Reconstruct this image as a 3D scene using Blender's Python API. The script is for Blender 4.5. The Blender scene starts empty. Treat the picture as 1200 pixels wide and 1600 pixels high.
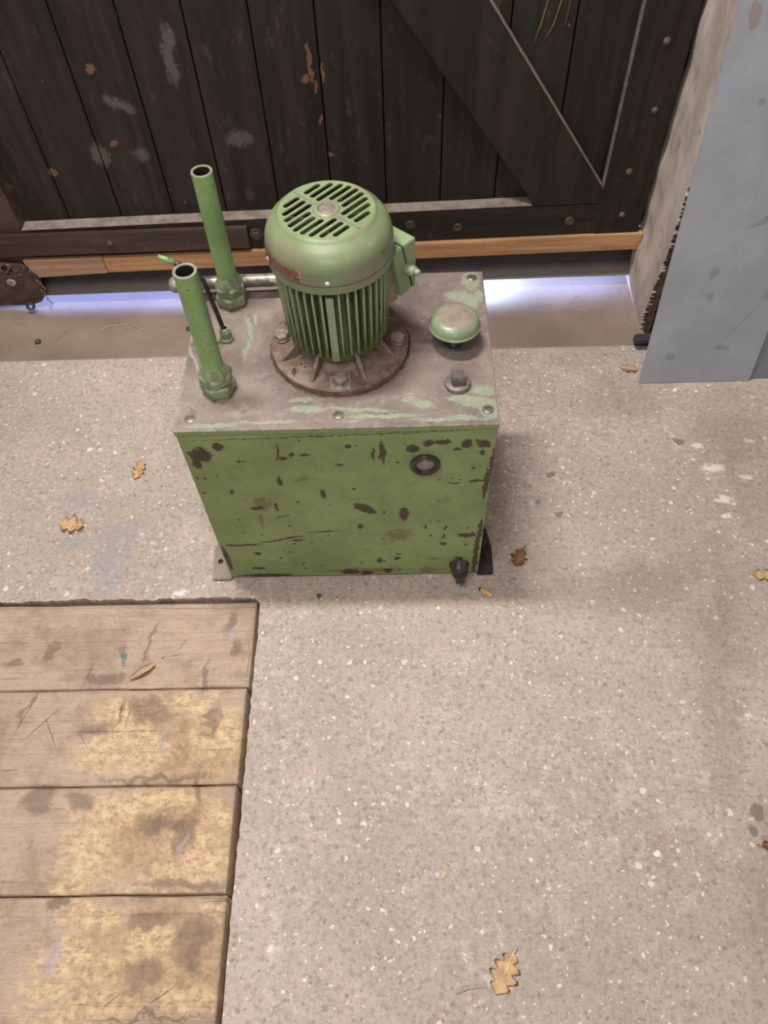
import bpy, bmesh, math, random
from mathutils import Vector, Matrix, noise as mnoise
random.seed(7)
SC = bpy.context.scene
COL = SC.collection
PI = math.pi

# ------------------------------------------------------------------ camera
cd = bpy.data.cameras.new('camera'); cam = bpy.data.objects.new('camera', cd); COL.objects.link(cam)
cd.sensor_fit = 'VERTICAL'; cd.sensor_height = 36.0; cd.sensor_width = 27.0
cd.lens = 1215.54 / 1600 * 36; cd.clip_start = 0.02
_r = Vector((0.99954073, -0.00602559, -0.0296987)); _u = Vector((0.02157229, 0.82977249, 0.55768473)); _f = Vector((-0.02128278, 0.55806927, -0.82952139))
cam.matrix_world = Matrix(((_r.x, _u.x, -_f.x, 0), (_r.y, _u.y, -_f.y, 0), (_r.z, _u.z, -_f.z, 1.45), (0, 0, 0, 1)))
SC.camera = cam

# ------------------------------------------------------------------ world, lights, exposure
SC.view_settings.view_transform = 'Standard'; SC.view_settings.look = 'None'
SC.view_settings.gamma = 1.0; SC.view_settings.use_curve_mapping = False
SC.view_settings.exposure = -0.14
w = bpy.data.worlds.new('world'); SC.world = w; w.use_nodes = True
w.node_tree.nodes['Background'].inputs[0].default_value = (1.0, 0.96, 0.93, 1)
w.node_tree.nodes['Background'].inputs[1].default_value = 0.14
def area(name, loc, target, sx, sy, power, color):
    l = bpy.data.lights.new(name, 'AREA'); l.shape = 'RECTANGLE'; l.size = sx; l.size_y = sy
    l.energy = power; l.color = color
    o = bpy.data.objects.new(name, l); COL.objects.link(o); o.location = loc
    o.rotation_euler = (Vector(target) - Vector(loc)).to_track_quat('-Z', 'Y').to_euler()
    return o
area('ceiling_tube_and_fill', (-0.50, 1.13, 2.80), (-0.5, 1.13, 0), 0.70, 0.12, 76, (1.0, 0.955, 0.915))
area('ceiling_tube_and_fill', (-0.32, 0.22, 1.95), (-0.32, 0.25, 0), 0.9, 0.25, 18, (1.0, 0.955, 0.915))  # unseen fill lamp added to brighten the floor in front of the tank
area('front_fill_light', (-0.2, -2.6, 1.8), (0, 0.8, 0.3), 2.0, 1.0, 34, (1.0, 0.955, 0.915))  # fill lamp added behind the camera to light the tank front
area('ceiling_tube_and_fill', (2.6, 0.9, 1.9), (0, 0.8, 0), 0.5, 0.3, 8, (1.0, 0.955, 0.915))
area('daylight_outside', (-0.1, 2.25, 0.26), (-0.1, 1.70, 0.0), 2.6, 0.45, 36, (0.34, 0.44, 1.0))
area('daylight_outside', (0.22, 2.05, 0.10), (0.22, 1.66, -0.01), 0.30, 0.10, 7, (0.55, 0.72, 1.0))

# ------------------------------------------------------------------ node helpers
def sock(nt, inp, v):
    if isinstance(v, bpy.types.NodeSocket): nt.links.new(v, inp)
    elif v is not None:
        if isinstance(v, tuple) and inp.type == 'RGBA' and len(v) == 3: v = (*v, 1)
        inp.default_value = v
class N:
    def __init__(s, name):
        s.m = bpy.data.materials.new(name); s.m.use_nodes = True; s.nt = s.m.node_tree
        s.b = s.nt.nodes['Principled BSDF']; s.geo = s.nt.nodes.new('ShaderNodeTexCoord')
        s.pos = s.geo.outputs['Object']
    def math(s, op, a, b=None, clamp=False):
        n = s.nt.nodes.new('ShaderNodeMath'); n.operation = op; n.use_clamp = clamp
        sock(s.nt, n.inputs[0], a)
        if b is not None: sock(s.nt, n.inputs[1], b)
        return n.outputs[0]
    def map(s, loc=(0, 0, 0), rot=(0, 0, 0), sc=(1, 1, 1), vec=None, typ='POINT'):
        n = s.nt.nodes.new('ShaderNodeMapping'); n.vector_type = typ
        s.nt.links.new(vec or s.pos, n.inputs[0]); n.inputs[1].default_value = loc; n.inputs[2].default_value = rot; n.inputs[3].default_value = sc
        return n.outputs[0]
    def noise(s, scale, detail=4, rough=0.55, vec=None, color=False):
        n = s.nt.nodes.new('ShaderNodeTexNoise'); n.inputs['Scale'].default_value = scale
        n.inputs['Detail'].default_value = detail; n.inputs['Roughness'].default_value = rough
        s.nt.links.new(vec or s.pos, n.inputs['Vector'])
        return n.outputs['Color' if color else 'Fac']
    def vor(s, scale, vec=None, out='Distance', feature='F1', rnd=1.0):
        n = s.nt.nodes.new('ShaderNodeTexVoronoi'); n.feature = feature; n.inputs['Scale'].default_value = scale
        n.inputs['Randomness'].default_value = rnd
        s.nt.links.new(vec or s.pos, n.inputs['Vector'])
        return n if out is None else n.outputs[out]
    def step(s, v, a, b):
        """smooth 0..1 from a to b (b<a allowed)"""
        n = s.nt.nodes.new('ShaderNodeMapRange'); n.interpolation_type = 'SMOOTHSTEP'
        sock(s.nt, n.inputs[0], v)
        if a < b: vals = (a, b, 0, 1)
        else: vals = (b, a, 1, 0)
        for i, x in enumerate(vals): n.inputs[1 + i].default_value = x
        return n.outputs[0]
    def mix(s, f, a, b, mode='MIX'):
        n = s.nt.nodes.new('ShaderNodeMix'); n.data_type = 'RGBA'; n.blend_type = mode
        sock(s.nt, n.inputs[0], f); sock(s.nt, n.inputs[6], a); sock(s.nt, n.inputs[7], b)
        return n.outputs[2]
    def xyz(s, vec=None):
        n = s.nt.nodes.new('ShaderNodeSeparateXYZ'); s.nt.links.new(vec or s.pos, n.inputs[0]); return n.outputs
    def comb(s, x=0.0, y=0.0, z=0.0):
        n = s.nt.nodes.new('ShaderNodeCombineXYZ')
        for i, v in enumerate((x, y, z)): sock(s.nt, n.inputs[i], v)
        return n.outputs[0]
    def vadd(s, a, b, op='ADD'):
        n = s.nt.nodes.new('ShaderNodeVectorMath'); n.operation = op
        sock(s.nt, n.inputs[0], a); sock(s.nt, n.inputs[1], b); return n.outputs[0]
    def warp(s, vec, amp, scale, detail=4):
        c = s.noise(scale, detail, 0.65, vec, True)
        c = s.vadd(c, (0.5, 0.5, 0.5), 'SUBTRACT')
        n = s.nt.nodes.new('ShaderNodeVectorMath'); n.operation = 'SCALE'; s.nt.links.new(c, n.inputs[0]); n.inputs['Scale'].default_value = amp
        return s.vadd(vec, n.outputs[0])
    def blobs(s, vec2, lst):
        """smallest normalised distance to a list of (x, y, rx, ry, degrees) spots"""
        cur = None
        for i, (x, y, rx, ry, a) in enumerate(lst):
            if i and i % 8 == 0:
                z = s.comb(s.math('MULTIPLY', cur, 1e-9), 0.0, 0.0); vec2 = s.vadd(vec2, z)
            m = s.map((x, y, 0), (0, 0, math.radians(a)), (rx, ry, 1), vec2, 'TEXTURE')
            n = s.nt.nodes.new('ShaderNodeVectorMath'); n.operation = 'LENGTH'; s.nt.links.new(m, n.inputs[0])
            d = n.outputs['Value']
            cur = d if cur is None else s.math('MINIMUM', cur, d)
        return cur
    def bump(s, h, strength=0.3, dist=0.001):
        n = s.nt.nodes.new('ShaderNodeBump'); n.inputs['Strength'].default_value = strength; n.inputs['Distance'].default_value = dist
        s.nt.links.new(h, n.inputs['Height']); s.nt.links.new(n.outputs[0], s.b.inputs['Normal'])
    def out(s, col=None, rough=None, metal=None, spec=None):
        if col is not None: sock(s.nt, s.b.inputs['Base Color'], col)
        if rough is not None: sock(s.nt, s.b.inputs['Roughness'], rough)
        if metal is not None: sock(s.nt, s.b.inputs['Metallic'], metal)
        if spec is not None: sock(s.nt, s.b.inputs['Specular IOR Level'], spec)
        return s.m
def sr(r, g, b):
    f = lambda c: (c / 255 / 12.92) if c <= 10 else ((c / 255 + 0.055) / 1.055) ** 2.4
    return (f(r), f(g), f(b), 1)

CHIPS=[(-0.3337,0.4261,0.0174,0.0189,0),(-0.3464,0.4027,0.0069,0.0145,0),(-0.3013,0.4458,0.0086,0.0106,0),(-0.2049,0.4252,0.0019,0.0236,-10),(-0.1986,0.4116,0.0078,0.0055,15),(-0.1813,0.4204,0.0078,0.0039,40),(-0.1604,0.4197,0.0087,0.0047,0),(-0.0444,0.4192,0.0029,0.0157,0),(-0.0283,0.4225,0.0053,0.0301,0),(0.0224,0.4299,0.0106,0.0093,0),(0.0496,0.4427,0.0086,0.0076,10),(0.0723,0.4456,0.0143,0.0053,0),(0.113,0.4403,0.0095,0.0107,0),(0.1416,0.4392,0.0124,0.0107,0),(0.14,0.4163,0.0049,0.0079,0),(0.097,0.4256,0.0097,0.0039,0),(0.152,0.3251,0.0041,0.0449,0),(0.1396,0.3343,0.0178,0.0035,0),(0.094,0.3299,0.0128,0.0026,-3),(-0.2123,0.3459,0.0046,0.0138,0),(-0.1387,0.3051,0.0052,0.0126,0),(-0.2641,0.2636,0.0117,0.0057,0),(-0.2293,0.267,0.0032,0.0133,0),(0.0064,0.2339,0.0097,0.0217,0),(-0.077,0.1942,0.005,0.0082,0),(-0.0313,0.2402,0.0021,0.0078,0),(0.0476,0.1873,0.0028,0.0073,0),(0.0865,0.1837,0.0039,0.0083,0),(0.0831,0.1546,0.0028,0.0107,0),(0.083,0.1243,0.0069,0.0066,0),(0.1298,0.1559,0.0181,0.0064,0),(0.1174,0.0664,0.0094,0.0058,0),(-0.0097,0.0715,0.0059,0.007,0),(-0.0065,0.0887,0.0046,0.0035,0),(-0.0455,0.0648,0.0054,0.0106,0),(-0.2909,0.1011,0.007,0.0056,0),(-0.2995,0.0416,0.0151,0.0049,0),(-0.1079,0.0192,0.0183,0.0099,0),(-0.0716,0.014,0.0146,0.0087,0),(-0.0288,0.0197,0.0085,0.0099,0),(-0.286,0.0115,0.055,0.0062,0),(-0.1583,0.0,0.0736,0.005,0),(0.1515,0.0858,0.0052,0.0835,0),(-0.3566,0.083,0.0053,0.0473,0),(0.1579,0.3756,0.003,0.0509,0),(-0.2048,0.1488,0.0114,0.0033,0),(-0.0852,0.4401,0.0058,0.0046,0),(-0.1035,0.3895,0.0069,0.0032,0),(-0.2717,0.4056,0.0088,0.0024,0),(-0.3023,0.3159,0.0031,0.0089,0),(-0.3159,0.1346,0.0355,0.0033,2),(-0.2355,0.1532,0.0442,0.0027,14),(-0.1536,0.1775,0.0336,0.002,2),(-0.2216,0.2339,0.0174,0.002,20),(0.1539,0.1728,0.0045,0.0427,0),(-0.0973,0.469,0.2255,0.0012,1.5),(-0.0656,0.2559,0.024,0.0114,-40)]
RUST=[(-0.175,0.3505,0.0202,0.0086,15),(0.0562,0.0187,0.0303,0.0173,0),(0.0701,0.066,0.0237,0.0071,0),(-0.2647,0.2197,0.0054,0.0407,0),(-0.2554,0.2774,0.0238,0.0332,0),(-0.0027,0.1579,0.0338,0.0324,0),(-0.0772,0.0241,0.1212,0.0148,0)]
LIDG=[(0.1383,1.156,0.0165,0.0281,0),(0.1125,1.1185,0.0256,0.0172,0),(0.1348,1.1038,0.0162,0.0237,0),(0.1508,1.1169,0.0093,0.0171,0),(0.1411,0.8848,0.019,0.0141,0),(0.1287,0.8598,0.0313,0.0124,0),(0.1031,0.8691,0.0262,0.0084,0),(0.0396,0.8572,0.0209,0.0097,-10),(0.0188,0.8676,0.0148,0.007,0),(0.0797,0.8243,0.0617,0.0045,0),(0.1461,0.8426,0.0166,0.019,0),(-0.0235,0.8344,0.0622,0.0041,0),(-0.0653,0.8495,0.0628,0.0042,-5),(-0.2617,1.0442,0.0046,0.0403,15),(-0.2619,0.9962,0.0045,0.028,-8),(-0.2547,1.0686,0.0035,0.0166,0),(-0.1494,0.8522,0.0316,0.0083,0),(-0.3042,0.8228,0.0418,0.0054,0),(-0.3525,0.9761,0.0033,0.0456,25),(0.1000,0.8290,0.0300,0.0040,0),(-0.1611,0.8736,0.0213,0.0057,0),(-0.2159,0.8268,0.0626,0.0034,0)]
YEL=[(-0.5316,0.4999,0.0743,0.0554,0),(-0.5692,0.4393,0.0607,0.0355,0),(-0.4843,0.438,0.0484,0.0354,0),(-0.4129,0.5359,0.0501,0.0318,0),(-0.3557,0.4723,0.0488,0.0482,0),(-0.4986,0.5246,0.0625,0.0378,-20),(-0.5275,0.3464,0.0818,0.033,0),(-0.5586,0.2712,0.0567,0.0614,0),(-0.5703,0.2201,0.0445,0.02,0),(-0.4592,0.3567,0.0936,0.0223,0),(-0.3761,0.2588,0.0672,0.0408,0),(-0.4371,0.2187,0.0884,0.015,0),(-0.3443,0.3221,0.0288,0.0323,0),(-0.5378,0.1706,0.0543,0.0286,0),(-0.556,0.1052,0.0635,0.0358,0),(-0.5981,0.0609,0.0623,0.0174,0),(-0.4576,0.0864,0.0731,0.0265,0),(-0.4231,0.1317,0.0638,0.0276,0),(-0.3486,0.0505,0.0615,0.0172,0),(-0.3336,0.1832,0.0326,0.0097,0),(-0.5794,0.0263,0.0817,0.0118,0),(-0.5011,0.0429,0.0616,0.0171,0)]
DRK=[(-0.5929,0.5915,0.0386,0.0133,0),(-0.5912,0.4883,0.0346,0.0197,0),(-0.4986,0.5246,0.0562,0.0279,-30),(-0.3715,0.5035,0.0098,0.0371,0),(-0.3879,0.5879,0.0089,0.0396,0),(-0.514,0.6657,0.0053,0.0487,-8),(-0.5656,0.6387,0.0092,0.0248,0),(-0.3557,0.7055,0.0186,0.0288,-20),(-0.5955,0.3641,0.0259,0.018,0),(-0.3917,0.2904,0.0182,0.0418,0),(-0.3846,0.3669,0.0094,0.0335,0),(-0.5968,0.1906,0.0198,0.0137,0),(-0.4331,0.1601,0.0432,0.0133,0),(-0.3593,0.1312,0.0319,0.0456,0),(-0.4352,0.0774,0.0416,0.022,0),(-0.4537,0.3964,0.1069,0.0069,0),(-0.4061,0.0252,0.1015,0.0034,0),(-0.5526,0.5128,0.0037,0.0437,-6),(-0.535,0.5188,0.0037,0.0252,0),(-0.7312,0.5284,0.0051,0.038,-20),(-0.671,0.3595,0.0354,0.018,0),(-0.4406,0.3124,0.0689,0.0172,0),(-0.3928,0.2182,0.0882,0.0099,0),(-0.7938,0.6223,0.0183,0.011,0),(-0.7154,0.6485,0.0132,0.0278,0),(-0.3309,0.6551,0.0183,0.0139,0)]
PUR=[(-0.5899,0.1147,0.0106,0.0407,-5),(-0.462,0.4497,0.0049,0.0263,-15),(-0.341,0.6907,0.0066,0.0284,-25),(-0.3902,0.2798,0.0056,0.0261,0),(-0.4794,0.6029,0.0038,0.0268,0)]
WHT=[(0.7248,0.9902,0.0169,0.0104,0),(0.7213,1.0763,0.0261,0.0109,0),(0.8217,1.1526,0.0118,0.0057,0),(0.8665,1.2921,0.0046,0.0042,0),(0.7001,1.1428,0.0148,0.0095,0),(0.7183,0.9474,0.0112,0.0068,0),(0.4292,0.2558,0.0098,0.0041,-25),(0.5666,0.3257,0.0056,0.0032,-20),(0.5697,0.3202,0.0056,0.0042,-20),(-0.7455,1.1741,0.0094,0.0059,0),(-0.4701,0.7823,0.0165,0.0076,0),(0.6942,0.9061,0.0042,0.0033,0),(0.7175,0.8891,0.0041,0.0032,0),(0.7875,1.0507,0.0143,0.0054,0)]
STN=[(-0.6328,0.9056,0.043,0.0733,-20),(-0.6315,0.8247,0.028,0.0467,0),(-0.719,0.9077,0.0432,0.0166,0),(-0.7303,1.0291,0.0448,0.0216,0),(0.6156,0.3207,0.0133,0.0149,0),(0.6015,0.289,0.0077,0.0083,0),(0.3468,1.0686,0.0102,0.0092,0),(0.3501,0.9586,0.0113,0.0085,0),(0.3086,0.9925,0.0072,0.0069,0),(0.6586,1.1575,0.0119,0.0077,0),(-0.173,0.7668,0.0068,0.0061,0)]

# ------------------------------------------------------------------ materials
M = {}
def m_concrete():
    n = N('concrete'); p = n.pos
    big = n.noise(1.7, 5, 0.6); mid = n.noise(9, 6, 0.65); fine = n.noise(160, 3, 0.7); wp = n.warp(p, 0.016, 75, 5)
    col = n.mix(n.step(big, 0.38, 0.62), sr(160, 146, 136), sr(178, 162, 152))
    col = n.mix(n.math('MULTIPLY', n.step(mid, 0.5, 0.68), 0.55), col, sr(190, 171, 161))
    col = n.mix(n.math('MULTIPLY', n.step(n.noise(5.3, 5, 0.7), 0.55, 0.7), 0.5), col, sr(140, 126, 114))
    # pale scaly wear near the timber edge and along the middle
    wear = n.math('MULTIPLY', n.step(n.noise(38, 6, 0.75), 0.52, 0.62), n.math('MAXIMUM', n.step(n.noise(2.6, 3, 0.5, n.map((3.1, 0.2, 0))), 0.46, 0.62), n.step(n.blobs(n.warp(p, 0.1, 4), [(-0.22, 0.30, 0.07, 0.50, 3)]), 1.2, 0.5)))
    col = n.mix(n.math('MULTIPLY', wear, 0.6), col, sr(205, 192, 184))
    # grain
    g = n.math('MULTIPLY_ADD', fine, 0.5)
    col = n.mix(n.math('MULTIPLY', n.step(fine, 0.35, 0.65), 0.28), col, sr(204, 190, 180))
    col = n.mix(n.math('MULTIPLY', n.step(n.noise(90, 4, 0.7, n.map((5, 5, 0))), 0.50, 0.62), 0.5), col, sr(132, 117, 107))
    col = n.mix(n.math('MULTIPLY', n.step(n.noise(62, 6, 0.8, n.map((9, 1, 0), (0, 0, 0), (1, 1.6, 1))), 0.53, 0.66), 0.35), col, sr(214, 198, 188))
    col = n.mix(n.math('MULTIPLY', n.step(n.noise(20, 6, 0.75, n.map((1, 7, 0))), 0.52, 0.68), 0.35), col, sr(142, 126, 115))
    # aggregate: random stones of three sizes
    for sc, thr, r, lightc, darkc, amt in ((66, 0.86, 0.36, sr(226, 212, 196), sr(142, 128, 120), 0.75), (118, 0.80, 0.40, sr(234, 220, 204), sr(128, 116, 108), 0.7), (30, 0.92, 0.16, sr(146, 136, 130), sr(126, 116, 112), 0.5), (200, 0.80, 0.42, sr(238, 226, 214), sr(120, 108, 100), 0.6)):
        v = n.vor(sc, wp, None); rnd = n.xyz(v.outputs['Color'])
        sz = n.math('MULTIPLY', rnd[2], r)
        inside = n.step(n.math('SUBTRACT', v.outputs['Distance'], sz), 0.04, -0.04)
        on = n.math('GREATER_THAN', rnd[0], thr)
        c = n.mix(n.math('GREATER_THAN', rnd[1], 0.42), darkc, lightc)
        c = n.mix(n.math('GREATER_THAN', rnd[1], 0.93), c, sr(208, 172, 136))
        col = n.mix(n.math('MULTIPLY', n.math('MULTIPLY', inside, on), amt), col, c)
    x = n.xyz(n.warp(p, 0.03, 30, 5)); v2 = n.comb(x[0], x[1], 0.0)
    w1 = n.blobs(v2, WHT); nz = n.noise(55, 5, 0.7)
    col = n.mix(n.math('MULTIPLY', n.step(n.math('ADD', w1, n.math('MULTIPLY', n.noise(110, 6, 0.8), 3.2)), 2.9, 2.2), 0.8), col, sr(226, 219, 211))
    col = n.mix(n.math('MULTIPLY', n.step(n.math('ADD', n.blobs(v2, STN[:4]), nz), 1.9, 1.2), 0.4), col, sr(142, 140, 146))
    col = n.mix(n.math('MULTIPLY', n.step(n.blobs(v2, STN[4:]), 1.05, 0.85), 0.7), col, sr(106, 96, 90))
    # darker brown patches to the right and by the doorway
    band = n.blobs(v2, [(0.62, 0.62, 0.05, 0.30, -12), (0.58, 1.30, 0.13, 0.08, 10), (0.80, 1.15, 0.12, 0.22, 0), (0.50, 0.78, 0.22, 0.06, 5), (0.62, 0.22, 0.05, 0.20, -20)])
    col = n.mix(n.math('MULTIPLY', n.step(n.math('ADD', band, n.math('MULTIPLY', mid, 1.6)), 2.3, 0.9), 0.34), col, sr(112, 98, 88))
    n.bump(n.math('ADD', fine, n.math('MULTIPLY', mid, 0.6)), 0.35, 0.002)
    return n.out(col, 0.75, spec=0.3)
def m_pit():
    n = N('pit_dirt'); return n.out(n.mix(n.noise(30), sr(38, 26, 20), sr(80, 62, 50)), 0.95)
def m_wood(name, seed):
    n = N(name); p = n.pos
    g = n.noise(1.0, 6, 0.7, n.map((seed, seed * 0.7, 0), (0, 0, 0), (16, 130, 14)))
    g2 = n.noise(1.0, 4, 0.6, n.map((seed * 1.3, 0, 0), (0, 0, 0), (3, 34, 3)))
    col = n.mix(n.step(g, 0.3, 0.7), sr(172, 151, 132), sr(186, 164, 144))
    col = n.mix(n.math('MULTIPLY', n.step(g2, 0.5, 0.7), 0.4), col, sr(156, 134, 114))
    col = n.mix(n.math('MULTIPLY', n.step(n.noise(7, 7, 0.75, n.map((seed, 0, 0))), 0.45, 0.64), 0.6), col, sr(134, 112, 96))
    col = n.mix(n.math('MULTIPLY', n.step(n.noise(1.0, 5, 0.8, n.map((seed, 4, 0), (0, 0, 0), (60, 200, 60))), 0.54, 0.66), 0.5), col, sr(116, 94, 78))
    x = n.xyz(n.warp(p, 0.09, 16, 7)); v2 = n.comb(x[0], x[1], 0.0)
    gold = n.step(n.math('ADD', n.blobs(v2, [(-0.42, 0.30, 0.13, 0.08, 0), (-0.40, 0.11, 0.12, 0.09, 0), (-0.38, 0.44, 0.10, 0.07, 0)]), n.noise(30, 7, 0.8)), 1.9, 1.0)
    col = n.mix(n.math('MULTIPLY', gold, 0.7), col, n.mix(n.step(n.noise(48, 6, 0.8), 0.40, 0.60), sr(140, 112, 88), sr(190, 156, 116)))
    nz = n.noise(1.0, 7, 0.72, n.map((seed, 2, 0), (0, 0, 0), (55, 100, 40)))
    worn = n.math('MULTIPLY', n.step(n.math('ADD', n.blobs(v2, YEL), n.math('MULTIPLY', nz, 1.3)), 2.15, 1.0), n.step(n.xyz(p)[0], -0.68, -0.60))
    yc = n.mix(n.step(n.noise(60, 6, 0.75), 0.38, 0.64), sr(190, 158, 122), sr(230, 202, 160))
    yc = n.mix(n.step(nz, 0.50, 0.62), yc, sr(160, 132, 104))
    col = n.mix(n.math('MULTIPLY', worn, 0.72), col, yc)
    dk = n.step(n.math('ADD', n.blobs(v2, DRK), n.math('MULTIPLY', nz, 1.0)), 1.75, 1.0)
    col = n.mix(n.math('MULTIPLY', dk, 0.6), col, sr(104, 87, 78))
    col = n.mix(n.math('MULTIPLY', n.step(n.noise(26, 6, 0.75), 0.6, 0.72), 0.5), col, sr(104, 85, 70))
    col = n.mix(n.math('MULTIPLY', n.step(n.math('ADD', n.blobs(v2, PUR), nz), 1.7, 1.1), 0.6), col, sr(172, 156, 158))
    col = n.mix(n.step(n.blobs(n.comb(n.xyz(p)[0], n.xyz(p)[1], 0.0), [(-0.5660, 0.6400, 0.007, 0.007, 0), (-0.4850, 0.6330, 0.003, 0.003, 0)]), 1.05, 0.85), col, sr(98, 122, 118))
    # cracks along the grain and knife cuts across it
    cr = n.step(n.math('ABSOLUTE', n.math('SUBTRACT', n.noise(1.0, 2, 0.5, n.map((seed * 3, 9, 0), (0, 0, 0), (0.35, 26, 1))), 0.5)), 0.0045, 0.0)
    col = n.mix(n.math('MULTIPLY', cr, 0.55), col, sr(70, 54, 44))
    x0 = n.xyz(p); cuts = n.blobs(n.comb(x0[0], x0[1], 0.0), [(-0.70, 0.50, 0.05, 0.0012, 48), (-0.68, 0.487, 0.045, 0.001, -60), (-0.735, 0.52, 0.055, 0.001, 70), (-0.398, 0.055, 0.03, 0.0012, 32), (-0.478, 0.048, 0.018, 0.001, 38), (-0.55, 0.53, 0.03, 0.0011, 84), (-0.612, 0.468, 0.02, 0.001, -50), (-0.63, 0.60, 0.03, 0.001, 75), (-0.45, 0.66, 0.02, 0.001, 60)])
    col = n.mix(n.math('MULTIPLY', n.step(cuts, 1.0, 0.6), 0.7), col, sr(62, 48, 40))
    n.bump(n.math('ADD', g, n.math('MULTIPLY', nz, 1.0)), 0.55, 0.003)
    return n.out(col, 0.72, spec=0.3)
def m_front():
    n = N('tank_paint'); p = n.pos
    x = n.xyz(p); face = n.comb(x[0], x[2], 0.0); wf = n.warp(n.warp(face, 0.016, 60, 6), 0.008, 260, 3)
    col = n.mix(n.step(n.noise(6, 5, 0.6), 0.35, 0.65), sr(116, 134, 84), sr(132, 150, 96))
    col = n.mix(n.math('MULTIPLY', n.step(n.noise(22, 5, 0.7), 0.5, 0.68), 0.35), col, sr(104, 108, 70))
    nz = n.noise(70, 6, 0.75)
    rust = n.step(n.math('ADD', n.blobs(wf, RUST), n.math('MULTIPLY', nz, 2.2)), 1.95, 1.55)
    col = n.mix(n.math('MULTIPLY', rust, 0.65), col, sr(96, 84, 52))
    sp = n.step(n.noise(95, 5, 0.8, n.map((2, 2, 2), (0, 0, 0), (0.7, 1, 1))), 0.62, 0.67)
    reg = n.step(n.noise(5, 2), 0.40, 0.55)
    col = n.mix(n.math('MULTIPLY', n.math('MULTIPLY', sp, reg), 0.8), col, sr(72, 62, 46))
    chip = n.step(n.math('ADD', n.blobs(wf, CHIPS), n.math('MULTIPLY', n.noise(1.0, 5, 0.8, n.map(sc=(90, 90, 220))), 1.9)), 2.02, 1.90)
    spk = n.vor(85, n.warp(p, 0.006, 90), None); r3 = n.xyz(spk.outputs['Color'])
    dots = n.math('MULTIPLY', n.step(n.math('SUBTRACT', spk.outputs['Distance'], n.math('MULTIPLY', r3[1], 0.28)), 0.02, -0.02), n.math('GREATER_THAN', r3[0], 0.80))
    fx = n.step(x[1], 0.835, 0.83)
    chip = n.math('MAXIMUM', n.math('MULTIPLY', chip, fx), dots)
    col = n.mix(chip, col, n.mix(n.noise(60), sr(50, 40, 36), sr(76, 62, 52)))
    n.bump(n.math('SUBTRACT', n.math('MULTIPLY', nz, 0.25), chip), 0.45, 0.0012)
    return n.out(col, n.math('MULTIPLY_ADD', n.noise(20), 0.25, ), spec=0.45) if False else n.out(col, 0.48, spec=0.45)
def m_lid():
    n = N('tank_lid_grime'); p = n.pos; x = n.xyz(p); wf = n.warp(n.comb(x[0], x[1], 0.0), 0.02, 45, 6)
    nz = n.noise(48, 6, 0.75)
    col = n.mix(n.step(n.noise(7, 6, 0.65), 0.35, 0.65), sr(108, 95, 90), sr(136, 122, 114))
    col = n.mix(n.math('MULTIPLY', n.step(nz, 0.52, 0.68), 0.5), col, sr(156, 142, 132))
    col = n.mix(n.math('MULTIPLY', n.step(n.noise(30, 6, 0.8, n.map((4, 0, 0))), 0.55, 0.66), 0.4), col, sr(82, 68, 62))
    gr = n.step(n.math('ADD', n.blobs(wf, LIDG), n.math('ADD', n.math('MULTIPLY', nz, 2.0), n.math('MULTIPLY', n.noise(190, 4, 0.8), 1.6))), 2.95, 2.45)
    col = n.mix(n.math('MULTIPLY', gr, 0.8), col, n.mix(n.step(nz, 0.4, 0.6), sr(132, 142, 118), sr(148, 156, 136)))
    ring = n.step(n.math('ADD', n.blobs(wf, [(-0.098, 1.0, 0.135, 0.135, 0)]), n.math('MULTIPLY', nz, 0.35)), 1.35, 1.0)
    col = n.mix(n.math('MULTIPLY', ring, 0.45), col, sr(84, 62, 54))
    edge = n.math('MAXIMUM', n.step(x[1], 0.8145, 0.8115), n.step(x[0], -0.360, -0.3645))
    side = n.step(x[2], 0.4875, 0.4865)
    col = n.mix(n.math('MULTIPLY', n.step(nz, 0.4, 0.55), n.math('MULTIPLY', edge, 0.6)), col, sr(150, 160, 132))
    sidec = n.mix(n.step(nz, 0.60, 0.68), sr(122, 138, 94), sr(86, 84, 64))
    col = n.mix(side, col, sidec)
    # scratches
    s = n.vor(26, n.map((0, 0, 0), (0, 0, 0.5), (0.25, 2.2, 1), n.warp(p, 0.01, 20)), None, 'DISTANCE_TO_EDGE' if False else 'F1')
    rs = n.xyz(s.outputs['Color'])
    sm = n.math('MULTIPLY', n.step(s.outputs['Distance'], 0.10, 0.04), n.math('GREATER_THAN', rs[0], 0.78))
    col = n.mix(n.math('MULTIPLY', sm, 0.5), col, sr(184, 180, 166))
    n.bump(nz, 0.3, 0.001)
    return n.out(col, 0.52, spec=0.4)
def m_green(name, base, hi, chip_thr=0.70, dust=0.0, dustc=(150, 132, 120), rough=0.42, sc=40):
    n = N(name); nz = n.noise(sc, 6, 0.72)
    col = n.mix(n.step(n.noise(11, 4), 0.35, 0.65), sr(*base), sr(*hi))
    col = n.mix(n.math('MULTIPLY', n.step(n.noise(sc * 0.6, 6, 0.7, n.map((3, 1, 2))), 0.55 - 0.3 * dust, 0.75 - 0.3 * dust), 0.35 + 0.6 * dust), col, sr(*dustc))
    ch = n.step(n.noise(sc * 3, 4, 0.6, n.map((7, 3, 1))), chip_thr, chip_thr + 0.03)
    col = n.mix(ch, col, sr(48, 38, 32))
    n.bump(n.math('SUBTRACT', n.math('MULTIPLY', nz, 0.4), ch), 0.3, 0.0008)
    return n.out(col, rough, spec=0.5)
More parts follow.
